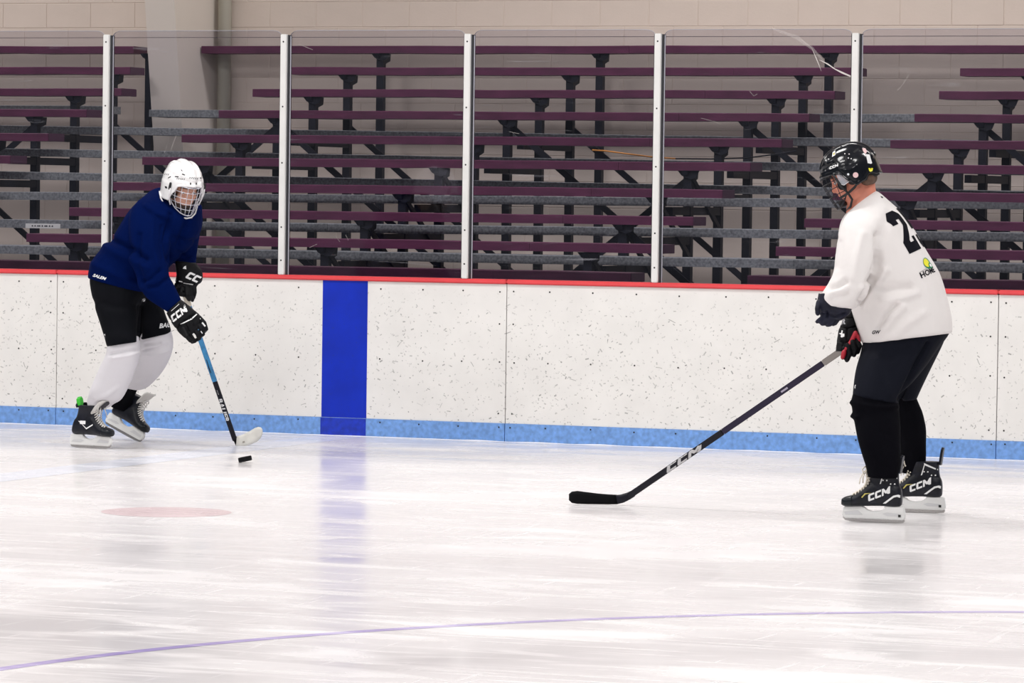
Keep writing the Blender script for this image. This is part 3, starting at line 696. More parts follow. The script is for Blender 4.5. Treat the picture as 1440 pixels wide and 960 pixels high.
def skate(parent, Mx, style):
    """local frame: +x toe, +z up, origin under the middle of the runner"""
    ln = style.get('lean', .0); V3 = lambda *a: Mx @ Vector((a[0]+ln*max(0, a[2]-.10), a[1], a[2]))
    def sec_loft(bm, secs, axis, seg=20, e=2.6):
        rings = []
        for s in spline([Vector(q) for q in secs], 3):
            ring = []
            for k in range(seg):
                th = 2*math.pi*k/seg; co, si = math.cos(th), math.sin(th); cc = math.copysign(abs(co)**(2/e), co); ss = math.copysign(abs(si)**(2/e), si)
                if axis == 'x': x, zl, zh, w = s; ring.append(bm.verts.new(V3(x, w*cc, (zl+zh)/2+(zh-zl)/2*ss)))
                else: z, xl, xh, w = s; ring.append(bm.verts.new(V3((xl+xh)/2+(xh-xl)/2*cc, w*ss, z)))
            rings.append(ring)
        _skin(bm, rings)
    bm = bmesh.new()
    sec_loft(bm, [(-.130, .090, .140, .014), (-.122, .080, .170, .028), (-.095, .076, .190, .036), (-.045, .078, .190, .036), (.005, .077, .200, .036), (.05, .075, .160, .040), (.09, .073, .130, .043), (.120, .073, .120, .042), (.140, .074, .114, .036), (.151, .078, .106, .024)], 'x')
    sec_loft(bm, [(.11, -.125, .05, .034), (.16, -.122, .034, .034), (.20, -.115, .024, .034), (.232, -.114, .024, .039), (.250, -.114, .028, .042)], 'z')
    b2 = fuse(bm, .0045, 3); b = obj('skate', b2, M['boot'], parent, label='%s hockey skate' % style['kind'], smooth=True)
    bv = bvh_of(b)
    bm = bmesh.new(); sec_loft(bm, [(.100, .072, .128, .0445), (.124, .0715, .122, .043), (.142, .0725, .116, .037), (.154, .077, .108, .025)], 'x'); obj('toe_cap', bm, M['toe'], b, smooth=True)
    # tongue, tendon guard, collar lining
    bm = bmesh.new(); q = [(.020, .205), (.034, .245), (.046, .284), (.056, .298)] if not style.get('flop') else [(.022, .20), (.048, .240), (.078, .268), (.102, .282)]; 
    for sgn in (1,):
        rows = []
        for i, (x, z) in enumerate(q):
            w = (.024, .030, .038, .034)[i]*(1.25 if style['tongue'] == 'felt' else 1); rows.append([(x-.010*(abs(k)/2)**2*2, k/2*w, z) for k in (-2, -1, 0, 1, 2)])
        vs = [[(bm.verts.new(V3(*p)), bm.verts.new(V3(p[0]-.011, p[1], p[2]+.004))) for p in r] for r in rows]
        for A, B in zip(vs, vs[1:]):
            for k in range(4):
                bm.faces.new((A[k][0], A[k+1][0], B[k+1][0], B[k][0])); bm.faces.new((A[k][1], B[k][1], B[k+1][1], A[k+1][1]))
            bm.faces.new((A[0][0], B[0][0], B[0][1], A[0][1])); bm.faces.new((A[4][0], A[4][1], B[4][1], B[4][0]))
        for k in range(4): bm.faces.new((vs[0][k][0], vs[0][k][1], vs[0][k+1][1], vs[0][k+1][0])); bm.faces.new((vs[-1][k][0], vs[-1][k+1][0], vs[-1][k+1][1], vs[-1][k][1]))
    bmesh.ops.recalc_face_normals(bm, faces=bm.faces[:]); tg = obj('tongue', bm, M[style['tongue']], b, smooth=True)
    if style.get('flop'):
        bm = bmesh.new(); extrude_poly(bm, [V3(.036, -.026, .226), V3(.036, .026, .226), V3(.088, .030, .271), V3(.088, -.030, .271)], V3(.014, 0, .012)-V3(0, 0, 0)+(V3(0, 0, .01)-V3(0, 0, 0))*0); obj('tongue_patch', bm, M['boot'], b)
    bm = bmesh.new(); gh = style['guard_h']-(.030 if style.get('green') else 0)
    extrude_poly(bm, [V3(-.118, -.024, .235), V3(-.118, .024, .235), V3(-.128, .022, gh-.012), V3(-.131, .010, gh), V3(-.131, -.010, gh), V3(-.128, -.022, gh-.012)], V3(.011, 0, .003)-V3(0, 0, 0))
    obj('tendon_guard', bm, M['boot'], b)
    if style.get('green'):
        gh += .030; bm = bmesh.new(); extrude_poly(bm, [V3(-.112, -.016, .245), V3(-.112, .016, .245), V3(-.128, .015, gh-.008), V3(-.131, .0, gh+.006), V3(-.128, -.015, gh-.008)], V3(.026, 0, .004)-V3(0, 0, 0)); obj('guard_tab', bm, M['green'], b, label='bright green tab on the tendon guard')
    laces_on(V3, b, M['lace'] if style['kind'].startswith('black and') else M['felt'], style.get('bow', True))
    # white holder: side outline, thick, two towers joined by a bar
    out = [(-.138, .016), (-.146, .022), (-.148, .040), (-.140, .078), (-.058, .081), (-.048, .068), (-.030, .057), (.010, .053), (.034, .060), (.046, .070), (.060, .076), (.140, .073), (.150, .060), (.153, .040), (.148, .024), (.138, .017)]
    bm = bmesh.new(); w = V3(0, .026, 0)-V3(0, 0, 0); extrude_poly(bm, [V3(x, 0, z) for x, z in out], w)
    bmesh.ops.bevel(bm, geom=bm.edges[:], offset=.003, segments=2, affect='EDGES'); hd = obj('blade_holder', bm, M['holder'], b, label='white blade holder')
    # sculpted struts and square bolt covers on the holder's sides
    for s in (-1, 1):
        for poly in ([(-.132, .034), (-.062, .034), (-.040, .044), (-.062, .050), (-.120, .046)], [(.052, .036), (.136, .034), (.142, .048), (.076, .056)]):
            bm = bmesh.new(); extrude_poly(bm, [V3(x, s*.0135, z) for x, z in poly], V3(0, .002, 0)-V3(0, 0, 0)); obj('holder_rib', bm, M['rib'], hd, label='raised grey rib on the holder')  # ribs in a flat grey, a little darker than the holder
        bm = bmesh.new(); extrude_poly(bm, [V3(x, s*.0146, z) for x, z in ((-.128, .030), (-.116, .030), (-.116, .042), (-.128, .042))], V3(0, .002, 0)-V3(0, 0, 0)); 
        if style['kind'].startswith('black and'): obj('release_catch', bm, M['screw'], hd, label='square black release catch')
        else: bm.free()
    rn = [(-.142, .020), (-.146, .012), (-.138, .004), (-.10, .0008), (-.03, 0), (.05, .0003), (.11, .002), (.140, .008), (.150, .018), (.150, .026), (-.142, .026)]
    bm = bmesh.new(); extrude_poly(bm, [V3(x, 0, z) for x, z in rn], V3(0, .0042, 0)-V3(0, 0, 0)); obj('runner', bm, M['runner'], b, label='steel runner')
    return b, bv, V3
def orient(origin, toe, up=Vector((0, 0, 1))):
    x = Vector(toe).normalized(); z = (Vector(up)-x*Vector(up).dot(x)).normalized(); y = z.cross(x)
    return Matrix(((x.x, y.x, z.x, origin.x), (x.y, y.y, z.y, origin.y), (x.z, y.z, z.z, origin.z), (0, 0, 0, 1)))
TOW = -FWD.copy(); TOW.z = 0; TOW.normalize(); RR = RT.copy(); RR.z = 0; RR.normalize()

# ------------------------------------------------------------------ player A: navy jersey, white helmet
tA = 23.9
tNA = (G(127.5, 630)-CAM).dot(FWD)
baseA = G(150, 622); baseA.z = 0
A = thing('person', (baseA.x, baseA.y, 0), 'player in navy jersey and white caged helmet, leaning over the stick at left', 'person')
fA = (TOW*.87+RR*.50).normalized()*.955+Vector((0, 0, -.32)); HA = head_frame(P(256.8, 262.5, tA-.13), fA, Vector((0, 0, 1))+RR*.02) @ Matrix.Scale(1.055, 4)
bm = bmesh.new(); head_shape(bm, HA)
loft(bm, arr((238, 266, 262, 276, tA-.10, .055), (232, 276, 260, 295, tA-.05, .06), (212, 285, 258, 308, tA, .15), (206, 306, 258, 325, tA, .15), (180, 334, 240, 356, tA, .14), (150, 370, 208, 388, tA, .13), (142, 393, 194, 406, tA, .13)))
loft(bm, arr((192, 295, 222, 305, tA-.14, .05), (196, 340, 226, 345, tA-.2, .05), (200, 385, 230, 382, tA-.25, .045), (222, 420, 242, 405, tA-.28, .035), (246, 442, 259, 431, tA-.28, .026), (258, 456, 268, 448, tA-.28, .018)))
loft(bm, arr((255, 305, 278, 305, tA+.12, .05), (252, 350, 274, 352, tA+.1, .045), (256, 385, 271, 388, tA+.04, .03), (257, 398, 269, 400, tA+.04, .024), (259, 408, 267, 409, tA+.03, .018)))
loft(bm, arr((148, 398, 186, 402, tA-.02, .08), (146, 440, 188, 440, tA-.06, .075), (156, 485, 190, 485, tA-.1, .06), (138, 540, 166, 542, tA-.04, .045), (125, 572, 136, 576, tNA+.008, .020), (119, 594, 127, 596, tNA+.016, .016)))
loft(bm, arr((160, 400, 205, 405, tA+.12, .09), (188, 440, 225, 442, tA+.16, .075), (202, 480, 232, 480, tA+.2, .06), (184, 524, 208, 528, tA+.42, .040), (181, 540, 190, 543, tA+.60, .018), (176, 550, 184, 553, tA+.69, .015)))
body = obj('body', fuse(bm, .0075, 3), M['skinA'], A, smooth=True, label='bearded fair-skinned head and body')
face_bits(HA, A, M['skinA'])
bm = bmesh.new()
for x, y, z, sx, sy, sz in ((0, .078, -.093, .030, .016, .016), (.030, .060, -.088, .018, .022, .018), (-.030, .060, -.088, .018, .022, .018), (0, .088, -.055, .020, .006, .004), (.050, .028, -.072, .012, .028, .022), (-.050, .028, -.072, .012, .028, .022)): ellipsoid(bm, E_(HA, (x, y, z), (sx, sy, sz)))
obj('beard', fuse(bm, .004, 2), M['beard'], A, smooth=True)
hA = shell(HA, M['shellw'], A, label='white hockey helmet'); liner(HA, hA); cage(HA, M['wirew'], hA, .0020)
bvA = vents(HA, hA, M['foam'], [(.075, .06, .075, .022, .006, .3), (.09, .02, .055, .022, .006, .1), (-.05, .10, .085, .02, .006, 0), (.05, .085, .095, .016, .006, .6)])
bm = bmesh.new()
for s in (-1, 1):
    tube(bm, [HA @ Vector(q) for q in ((s*.112, -.045, -.045), (s*.110, -.020, -.075), (s*.098, .020, -.105), (s*.070, .065, -.130), (s*.035, .100, -.142), (0, .110, -.145))], .0048, 8)
    tube(bm, [HA @ Vector(q) for q in ((s*.104, .060, .010), (s*.103, .062, -.020), (s*.098, .055, -.052), (s*.085, .058, -.085))], .0045, 8)
obj('chin_strap', bm, M['strapw'], hA, smooth=True, label='white chin strap')
bm = bmesh.new()
for s in (-1, 1): capsule(bm, [(HA @ Vector((s*.104, .055, .035)), .007), (HA @ Vector((s*.105, .056, .006)), .008)], 10)
obj('cage_clip', bm, M['foam'], hA, smooth=True, label='black clip holding the cage')
for x, y, txt, sz in ((253.5, 251.5, 'AKILA', 3.2), (231.5, 244.8, 'AKILA', 3.0), (272, 250.5, 'AKILA', 3.4)):
    paint('lettering', text_mesh(' '.join('IIIII'), .03, .3), x, y, sz, -6, bvA, M['decalb'], hA, 1, 1.5)
paint('emblem', poly_mesh([[(-.5, .6), (.1, .2), (.5, -.6), (-.1, -.1)]]), 255.5, 239.5, 3.2, 0, bvA, M['decalb'], hA)
paint('emblem', poly_mesh([[(-.6, .4), (.2, .4), (.6, -.4), (-.3, -.4)]]), 233.5, 263.3, 3.6, -10, bvA, M['decalb'], hA)
for x in (268, 276.2): paint('screw', poly_mesh([[(-.3, -.5), (.3, -.5), (.3, .5), (-.3, .5)]]), x, 258.2, 3.0, 0, bvA, M['foam'], hA)
# jersey
bm = bmesh.new()
loft(bm, arr((232, 266, 255, 293, tA+.02, .055), (224, 264, 266, 303, tA+.02, .075), (212, 268, 282, 293, tA+.03, .13), (198, 279, 284.5, 315, tA, .21), (181, 297, 277, 337, tA, .22), (165, 322, 262, 354, tA, .21), (149, 344, 244, 370, tA, .20), (134, 360, 227, 389, tA, .19), (126, 375, 213, 402, tA, .185), (123.5, 391, 203, 414, tA, .18)))
loft(bm, arr((196, 280, 232, 300, tA-.08, .07), (184, 298, 238, 312, tA-.14, .085), (181, 325, 240, 333, tA-.19, .09), (184, 355, 239, 357, tA-.22, .088), (189, 380, 237, 375, tA-.24, .085), (195, 400, 238, 388, tA-.26, .08), (205, 417, 243, 397, tA-.27, .07), (220, 429, 249, 409, tA-.28, .06), (236.5, 440, 256, 424, tA-.28, .05)))
loft(bm, arr((250, 289, 283.5, 287, tA+.16, .06), (249, 300, 284.5, 302, tA+.16, .075), (248, 325, 281.5, 325, tA+.15, .075), (246, 348, 277.5, 350, tA+.1, .065), (246.5, 366, 275, 372, tA+.06, .055), (247.5, 376, 275, 380, tA+.04, .05)))
jb = fuse(bm, .009, 4); ruffle(jb, .006, 7, 3)
folds(jb, [([(158, 338), (185, 352), (205, 365)], 5, -.014), ([(150, 348), (180, 362), (206, 376)], 7, .010), ([(240, 300), (232, 340), (238, 366)], 3.5, -.012), ([(216, 300), (214, 340), (222, 375)], 4, .006), ([(228, 318), (226, 345), (230, 362)], 3.5, -.008),
           ([(196, 330), (193, 365), (200, 400)], 4, -.010), ([(133, 372), (160, 385), (198, 402)], 5, .008), ([(225, 380), (212, 392), (200, 396)], 3, -.008), ([(236, 392), (222, 402), (210, 404)], 3, -.008), ([(262, 312), (255, 335), (250, 345)], 4, -.010),
           ([(246, 335), (262, 340), (274, 338)], 3, -.006), ([(250, 355), (262, 360), (272, 358)], 3, -.006), ([(205, 290), (220, 300), (236, 305)], 4, .006)])
jA = obj('jersey', jb, M['navy'], A, smooth=True, label='navy hockey jersey'); bj = bvh_of(jA)
paint('lettering', text_mesh('SALEM', .035, .3), 139.3, 389.3, 5.6, -17, bj, M['decal'], jA, 1, 1.15, label='white lettering at the hem')
# pants
bm = bmesh.new()
loft(bm, arr((128, 383, 204, 400, tA, .16), (125.5, 395, 206, 415, tA-.01, .165), (129, 415, 200, 424, tA-.03, .15), (134.5, 437, 198, 441, tA-.06, .135), (142.5, 462, 197.5, 462, tA-.08, .125), (147, 475, 197, 475, tA-.1, .12), (150.5, 487, 197, 481, tA-.1, .118)))
loft(bm, arr((150, 390, 216, 406, tA+.1, .13), (165, 412, 226, 422, tA+.14, .125), (178, 440, 233, 443, tA+.17, .115), (186, 462, 239, 458, tA+.2, .108), (192, 480, 241.5, 468.5, tA+.2, .105)))
pb = fuse(bm, .009, 3); ruffle(pb, .004, 6, 9); folds(pb, [([(197, 430), (196, 484)], 2.5, -.012), ([(135, 425), (165, 432), (190, 430)], 6, -.005), ([(206, 420), (222, 440)], 5, .004)])
pA = obj('hockey_pants', pb, M['shortA'], A, smooth=True); bp_ = bvh_of(pA)
paint('lettering', text_mesh('BAUER', .035, .3), 236.8, 457, 8.8, 7, bp_, M['decal'], pA, 1, 1.0, label='white lettering on the thigh')
paint('emblem', poly_mesh([[(-.5, -.6), (.1, -.6), (.5, .6), (-.1, .6)]]), 146.4, 473, 5, 20, bp_, M['decal'], pA)
paint('emblem', poly_mesh([[(-.6, -.4), (.3, -.4), (.7, .4), (-.2, .4)]]), 201.8, 421.8, 5, 10, bp_, M['decal'], pA)
# socks
bm = bmesh.new(); loft(bm, arr((152, 474, 195, 472, tA-.1, .085), (150.5, 488, 196.5, 484, tA-.1, .09), (148, 500, 196, 503, tA-.1, .088), (141, 514, 191.5, 518, tA-.08, .08), (133, 532, 184, 537, tA-.05, .075), (125, 552, 172, 560, tA-.02, .066), (122, 564, 160, 568, tNA-.01, .052), (122, 571, 153, 573, tNA, .046)))
sb = fuse(bm, .008, 3); folds(sb, [([(155, 498), (170, 494), (190, 492)], 2, -.007), ([(160, 503), (180, 500), (194, 496)], 2, .005), ([(165, 545), (150, 556), (135, 560)], 3, .005)]); obj('sock', sb, M['sockw'], A, smooth=True, label='white hockey sock over the shin pad')
bm = bmesh.new(); loft(bm, arr((192, 468, 240, 462, tA+.2, .08), (192, 480, 243.5, 476, tA+.2, .085), (193, 492, 243, 490, tA+.22, .082), (191, 506, 238, 506, tA+.28, .075), (184, 522, 226, 526, tA+.38, .066), (177.5, 536, 208, 544, tA+.5, .055), (174, 545, 194, 549, tA+.58, .045)))
sb = fuse(bm, .008, 3); folds(sb, [([(203, 492), (220, 490), (236, 484)], 2, -.007), ([(200, 498), (216, 499), (238, 492)], 2, .006), ([(205, 484), (225, 482)], 2, -.006), ([(212, 528), (196, 536)], 3, .005)]); obj('sock', sb, M['sockw'], A, smooth=True, label='white hockey sock, bent rear leg')
bm = bmesh.new(); loft(bm, arr((181, 528, 202, 536, tA+.54, .040), (175, 541, 194, 547, tA+.62, .042), (166, 553, 188, 560, tA+.71, .040), (160, 564, 183, 571, tA+.77, .036), (156, 572, 178, 580, tA+.80, .03))); obj('ankle_sock', fuse(bm, .006, 2), M['sockb'], A, smooth=True, label='black sock above the skate')
bm = bmesh.new(); loft(bm, arr((117.5, 565, 146, 568, tNA+.005, .036), (116, 574, 142, 578, tNA+.01, .030), (115, 580, 140, 583, tNA+.01, .026))); obj('ankle_sock', fuse(bm, .006, 2), M['sockb'], A, smooth=True)
# skates
stA = dict(kind='black', tongue='felt', guard_h=.292, lean=.22, flop=1)
oA = G(127.5, 630.0); toe = (RR*.84+TOW*.52)
sA, bs, V3 = skate(A, orient(oA, toe, Vector((0, 0, 1))+RR*.03), dict(stA, green=1))
yA = -1 if (V3(0, 1, 0)-V3(0, 0, 0)).dot(TOW) < 0 else 1
decal('patch', poly_mesh([[(-.5, -.25), (.5, -.25), (.5, .25), (-.5, .25)]]), V3(-.045, yA*.036, .150), V3(1, 0, 0)-V3(0, 0, 0), V3(-.1, 0, 1)-V3(0, 0, 0), .040, bs, M['decal'], sA, 1, maxd=.05, label='white patch')
decal('stripe', poly_mesh([[(-.5, .25), (-.42, .25), (.05, -.18), (.5, .05), (.5, .12), (.05, -.10)]]), V3(-.02, yA*.036, .130), V3(1, 0, 0)-V3(0, 0, 0), V3(0, 0, 1)-V3(0, 0, 0), .11, bs, M['decal'], sA, 2, maxd=.05, label='white stripe')
oB = P(172, 609.5, tA+.80); toe = (RR*.74+TOW*.48+Vector((0, 0, -.35)))
s2, bs, V3 = skate(A, orient(oB, toe, Vector((0, 0, 1))+RR*.35), dict(stA, bow=False, flop=0))
# gloves
def glove_bits(g, x1, y1, x2, y2, n, t, m, r=.004):
    pass
bm = bmesh.new()
loft(bm, arr((234.5, 440, 254.5, 421, tA-.285, .052), (240, 452, 264, 428, tA-.285, .055), (248, 463, 276, 438, tA-.29, .050), (255, 471, 284, 447, tA-.29, .045), (262, 476, 283, 459, tA-.29, .038)), e=2.8)
cu = fuse(bm, .0048, 1); folds(cu, [([(238, 453), (264, 427)], 1.0, -.005), ([(247, 463), (258, 452), (277, 439)], 1.1, -.006), ([(258, 449), (266, 466)], .9, -.004), ([(266, 444), (274, 458)], .9, -.004), ([(252, 456), (260, 472)], .9, -.004)])
gA = obj('glove', ruffle(cu, .003, 30, 4), M['black'], A, smooth=True, label='black padded glove low on the shaft'); bg = bvh_of(gA)
bm = bmesh.new(); tt = tA-.31
fingers(bm, [([(279, 446, tt+.01), (287, 454, tt), (290, 463, tt), (287, 466, tt+.03)], .0165), ([(275, 453, tt), (283, 461, tt-.005), (285.5, 470, tt), (281, 473, tt+.03)], .017), ([(270, 460, tt), (278, 469, tt-.005), (280, 476, tt+.01), (276, 478, tt+.03)], .0165), ([(263, 465, tt), (270, 475, tt), (274, 480, tt+.01), (270, 481, tt+.03)], .015), ([(258, 462, tt-.02), (263, 473, tt-.04), (268, 479, tt-.03)], .016)])
obj('glove_fingers', fuse(bm, .0038, 2), M['black'], gA, smooth=True, label='padded glove fingers closed round the shaft'); bgf = bvh_of(gA)
paint('lettering', ccm(), 252.0, 440.5, 13.5, 38, bg, M['decal'], gA, 2, .85, label='white lettering on the cuff')
paint('stripe', poly_mesh([[(-.5, .0), (.15, .02), (.5, .14), (.5, .20), (.12, .08), (-.5, .05)]]), 266.5, 451, 27, 24, bg, M['decal'], gA, 2, label='white stripe')
paint('stripe', poly_mesh([[(-.5, -.03), (.5, .03), (.5, .07), (-.5, .01)]]), 246.5, 432.5, 15, 38, bg, M['decal'], gA, 2)
gb2 = bvh_of(bpy.data.objects[gA.children[0].name])
for x, y, a, w_ in ((286.5, 456, -50, 7), (280.5, 448.8, 40, 4), (283.5, 467, -55, 4), (277, 447, 35, 4)): paint('stripe', poly_mesh([[(-.5, -.16), (.5, -.16), (.5, .16), (-.5, .16)]]), x, y, w_, a, gb2, M['decal'], gA, 1)
bm = bmesh.new(); t2 = tA+.03
loft(bm, arr((246, 367, 276, 370, t2, .048), (247, 378, 284.5, 383, t2, .055), (248, 388, 284, 395, t2, .052), (245.5, 400, 277, 402, t2-.01, .045), (246, 408, 275.5, 411, t2-.02, .042), (250, 416, 272, 419, t2-.02, .035)), e=2.8)
gB = obj('glove', ruffle(folds(fuse(bm, .0048, 1), [([(247, 397), (262, 399), (280, 401)], 1.1, -.006), ([(256, 402), (256, 414)], .9, -.004), ([(264, 402), (264, 416)], .9, -.004)]), .003, 30, 8), M['black'], A, smooth=True, label='black padded glove at the top of the shaft'); bg = bvh_of(gB)
bm = bmesh.new(); t3 = t2-.05
fingers(bm, [([(250, 402, t3), (244.5, 408, t3), (247, 415, t3-.01)], .014), ([(262, 404, t3), (262.5, 415, t3-.02), (266, 421, t3)], .0155), ([(268, 404, t3), (268.5, 415, t3-.01), (270.5, 422, t3+.02)], .015), ([(273, 402, t3+.02), (274, 411, t3+.01), (272, 419, t3+.03)], .014), ([(256, 405, t3), (254, 411, t3-.02), (258, 415, t3-.01)], .0145)])
obj('glove_fingers', fuse(bm, .0038, 2), M['black'], gB, smooth=True, label='padded glove fingers closed round the shaft')
paint('lettering', ccm(2), 272.5, 390, 14.5, -24, bg, M['decal'], gB, 2, .95, label='white lettering on the cuff')
paint('stripe', poly_mesh([[(-.5, .06), (.5, -.06), (.5, .04), (-.5, .12)]]), 266.5, 400, 18, -3, bg, M['decal'], gB, 2, label='white stripe')
paint('emblem', poly_mesh([[(-.5, -.3), (.5, -.5), (.4, .5), (-.1, .3)]]), 259.5, 376, 5, 0, bg, M['decal'], gB)
paint('stripe', poly_mesh([[(-.5, 0), (.5, -.1), (.5, .05), (-.5, .15)]]), 252, 395.5, 9, -10, bg, M['decal'], gB, 1)
gb3 = bvh_of(bpy.data.objects[gB.children[0].name])
for x, y, a, w_ in ((248, 404, 15, 6), (250, 410.5, 60, 5)): paint('stripe', poly_mesh([[(-.5, -.25), (.5, -.25), (.5, .25), (-.5, .25)]]), x, y, w_, a, gb3, M['decal'], gB, 1)

# ------------------------------------------------------------------ stick and puck of player A
def stick(name, pts, w, th, side, mats, label, cuts):
    """shaft in consecutive coloured lengths"""
    b = pts[-1]; root = thing(name, (b.x, b.y, 0), label, 'hockey stick', 'hockey sticks')
    tot = pts[-1]-pts[0]
    for (a0, a1, m, lb, gr) in cuts:
        bm = bmesh.new(); beam(bm, pts[0]+tot*a0, pts[0]+tot*a1, th*gr, w*gr, side)
        bmesh.ops.bevel(bm, geom=bm.edges[:], offset=.004, segments=2, affect='EDGES'); obj('shaft', bm, m, root, label=lb)
    return root, tot
def blade(root, outline, t_of, th, m, wrap=None, name='blade'):
    """outline px polygon pairs (top,bottom) from heel to toe; curved in depth by t_of"""
    n = len(outline); bm = bmesh.new(); rows = []
    for i, (tx, ty, bx, by) in enumerate(outline):
        t = t_of(i/(n-1)); a, b = P(tx, ty, t), P(bx, by, t); rows.append([[bm.verts.new(a.lerp(b, k/4)+FWD*s*th/2*(1 if 0 < k < 4 else .5)) for k in range(5)] for s in (-1, 1)])
    for A_, B_ in zip(rows, rows[1:]):
        for k in range(4):
            bm.faces.new((A_[0][k], A_[0][k+1], B_[0][k+1], B_[0][k])); bm.faces.new((A_[1][k], B_[1][k], B_[1][k+1], A_[1][k+1]))
        bm.faces.new((A_[0][0], B_[0][0], B_[1][0], A_[1][0])); bm.faces.new((A_[0][4], A_[1][4], B_[1][4], B_[0][4]))
    for R_ in (rows[0], rows[-1]):
        for k in range(4): bm.faces.new((R_[0][k], R_[1][k], R_[1][k+1], R_[0][k+1]))
    bmesh.ops.recalc_face_normals(bm, faces=bm.faces[:]); return obj(name, bm, m, root, smooth=True)
tb = 24.36
pa, pb_ = P(258.5, 409, tA-.02), P(330.5, 619, tb)
root, tot = stick('hockey_stick', [pa, pb_], .030, .020, FWD.cross(tot0).normalized() if (tot0 := (pb_-pa)) else None, None, 'blue and black hockey stick with white taped blade, held by the navy-jersey player',
    [(0, .10, M['grip'], 'cream grip tape', 1.12), (.10, .60, M['stickblue'], 'blue upper shaft', 1), (.60, 1.0, M['stickb'], 'black lower shaft', .97)])
bs = [c for c in root.children if c.get('label') == 'black lower shaft'][0]; bvs = bvh_of(bs); up_ = [c for c in root.children if c.get('label') == 'blue upper shaft'][0]; bvu = bvh_of(up_)
paint('lettering', text_mesh('BAUER', .03, .2), 313.5, 576, 9, -71, bvs, M['decal'], root, 1, 1.25)
paint('lettering', text_mesh('VAPOR' if 0 else 'IIII', .01, .3), 304, 551, 6, -71, bvs, M['decal'], root, 1, 1.2)
paint('stripe', poly_mesh([[(-.5, -.06), (.5, -.0), (.5, .05), (-.5, .05)]]), 295, 525, 40, -72, bvu, M['stickb'], root, 1)
blade(root, [(327.5, 608, 324.8, 612), (331, 612, 328.5, 619), (333.5, 614.5, 331.5, 626.5)], lambda k: tb-.005, .016, M['tapeb'], name='blade_heel')
o = blade(root, [(333, 613.5, 332, 627.3), (338, 612, 338, 628), (345, 609, 346, 627), (352, 605.5, 354, 624.5), (358, 601.8, 361, 621), (363, 600, 366, 616.5), (367, 600.8, 368.5, 612), (369, 603.5, 369.3, 608)], lambda k: tb-.01-.05*k*k, .014, M['tapew']); o['label'] = 'blade wrapped in off-white tape'
b3 = bvh_of(o); paint('mark', poly_mesh([[(-.5, -.2), (.4, -.3), (.5, .3), (-.2, .4)]]), 342.5, 621.5, 4, 20, b3, mat('scuff', (.35, .32, .28), .8), o)
pk = bmesh.new(); bmesh.ops.create_cone(pk, cap_ends=True, segments=48, radius1=.0381, radius2=.0381, depth=.0254)
bmesh.ops.bevel(pk, geom=[e for e in pk.edges if abs(e.verts[0].co.z-e.verts[1].co.z) < 1e-5], offset=.002, segments=2, affect='EDGES')
pp = G(344.5, 650.5); rot = Matrix.Rotation(-.21, 4, TOW) if (Matrix.Rotation(-.21, 3, TOW) @ RR).z > 0 else Matrix.Rotation(.21, 4, TOW)
for v in pk.verts: v.co = rot @ v.co
zmin = min(v.co.z for v in pk.verts)
for v in pk.verts: v.co += Vector((pp.x, pp.y, -zmin+.001))
tag(obj('puck', pk, M['puck'], smooth=False), 'black rubber puck tipping on the ice in front of the white taped blade', 'puck')

# ------------------------------------------------------------------ player B: white jersey, black helmet
tB = 19.32
tNB = (G(1229.5, 734.5)-CAM).dot(FWD); tFB = (G(1287, 720.5)-CAM).dot(FWD)
baseB = G(1250, 728); B = thing('person', (baseB.x, baseB.y, 0), 'player in white jersey and black helmet seen from behind at right', 'person')
fB = (-RR*.985-TOW*.17).normalized()*.90+Vector((0, 0, -.44)); HB = head_frame(P(1196, 245.5, tB-.02), fB, Vector((0, 0, 1)))
bm = bmesh.new(); head_shape(bm, HB, 1)
loft(bm, arr((1192, 262, 1230, 252, tB, .065), (1191, 285, 1232, 270, tB, .075), (1190, 305, 1236, 285, tB, .09), (1196, 335, 1250, 312, tB, .13), (1200, 382, 1278, 354, tB, .15), (1215, 432, 1300, 410, tB, .15), (1230, 470, 1312, 458, tB, .14)))
loft(bm, arr((1198, 315, 1232, 318, tB-.16, .05), (1190, 360, 1220, 365, tB-.22, .05), (1176, 405, 1206, 412, tB-.26, .045), (1165, 430, 1186, 438, tB-.26, .03), (1160, 440, 1176, 450, tB-.26, .02)))
loft(bm, arr((1200, 320, 1230, 322, tB+.22, .05), (1196, 370, 1226, 375, tB+.2, .045), (1190, 425, 1212, 428, tB+.1, .035), (1186, 460, 1202, 462, tB+.04, .028), (1184, 485, 1200, 485, tB, .02)))
loft(bm, arr((1228, 478, 1285, 474, tB-.03, .085), (1218, 520, 1268, 525, tB-.09, .075), (1212, 565, 1250, 568, tB-.14, .06), (1222, 620, 1254, 622, tB-.18, .045), (1238, 662, 1254, 664, tNB-.01, .024), (1242, 698, 1255, 700, tNB-.02, .018)))
loft(bm, arr((1260, 470, 1320, 465, tB+.14, .1), (1262, 515, 1300, 517, tB+.24, .08), (1262, 560, 1284, 562, tB+.34, .055), (1268, 620, 1296, 622, tB+.45, .05), (1282, 655, 1296, 657, tFB, .024), (1292, 686, 1303, 688, tFB-.01, .018)))
bodyB = obj('body', fuse(bm, .0075, 3), M['skinB'], B, smooth=True, label='ruddy head and neck, body')
face_bits(HB, B, M['skinB'])
bm = bmesh.new(); 
for s in (-1, 1): ellipsoid(bm, E_(HB, (s*.045, -.068, -.055), (.034, .036, .030)))
ellipsoid(bm, E_(HB, (0, -.075, -.055), (.055, .036, .032))); obj('hair', fuse(bm, .005, 1), M['hair'], B, smooth=True, label='short brown hair at the nape')
hB = shell(HB, M['shellb'], B, low=LOWS_B, label='glossy black hockey helmet'); liner(HB, hB); cg = cage(HB, M['wireb'], hB, .0019)
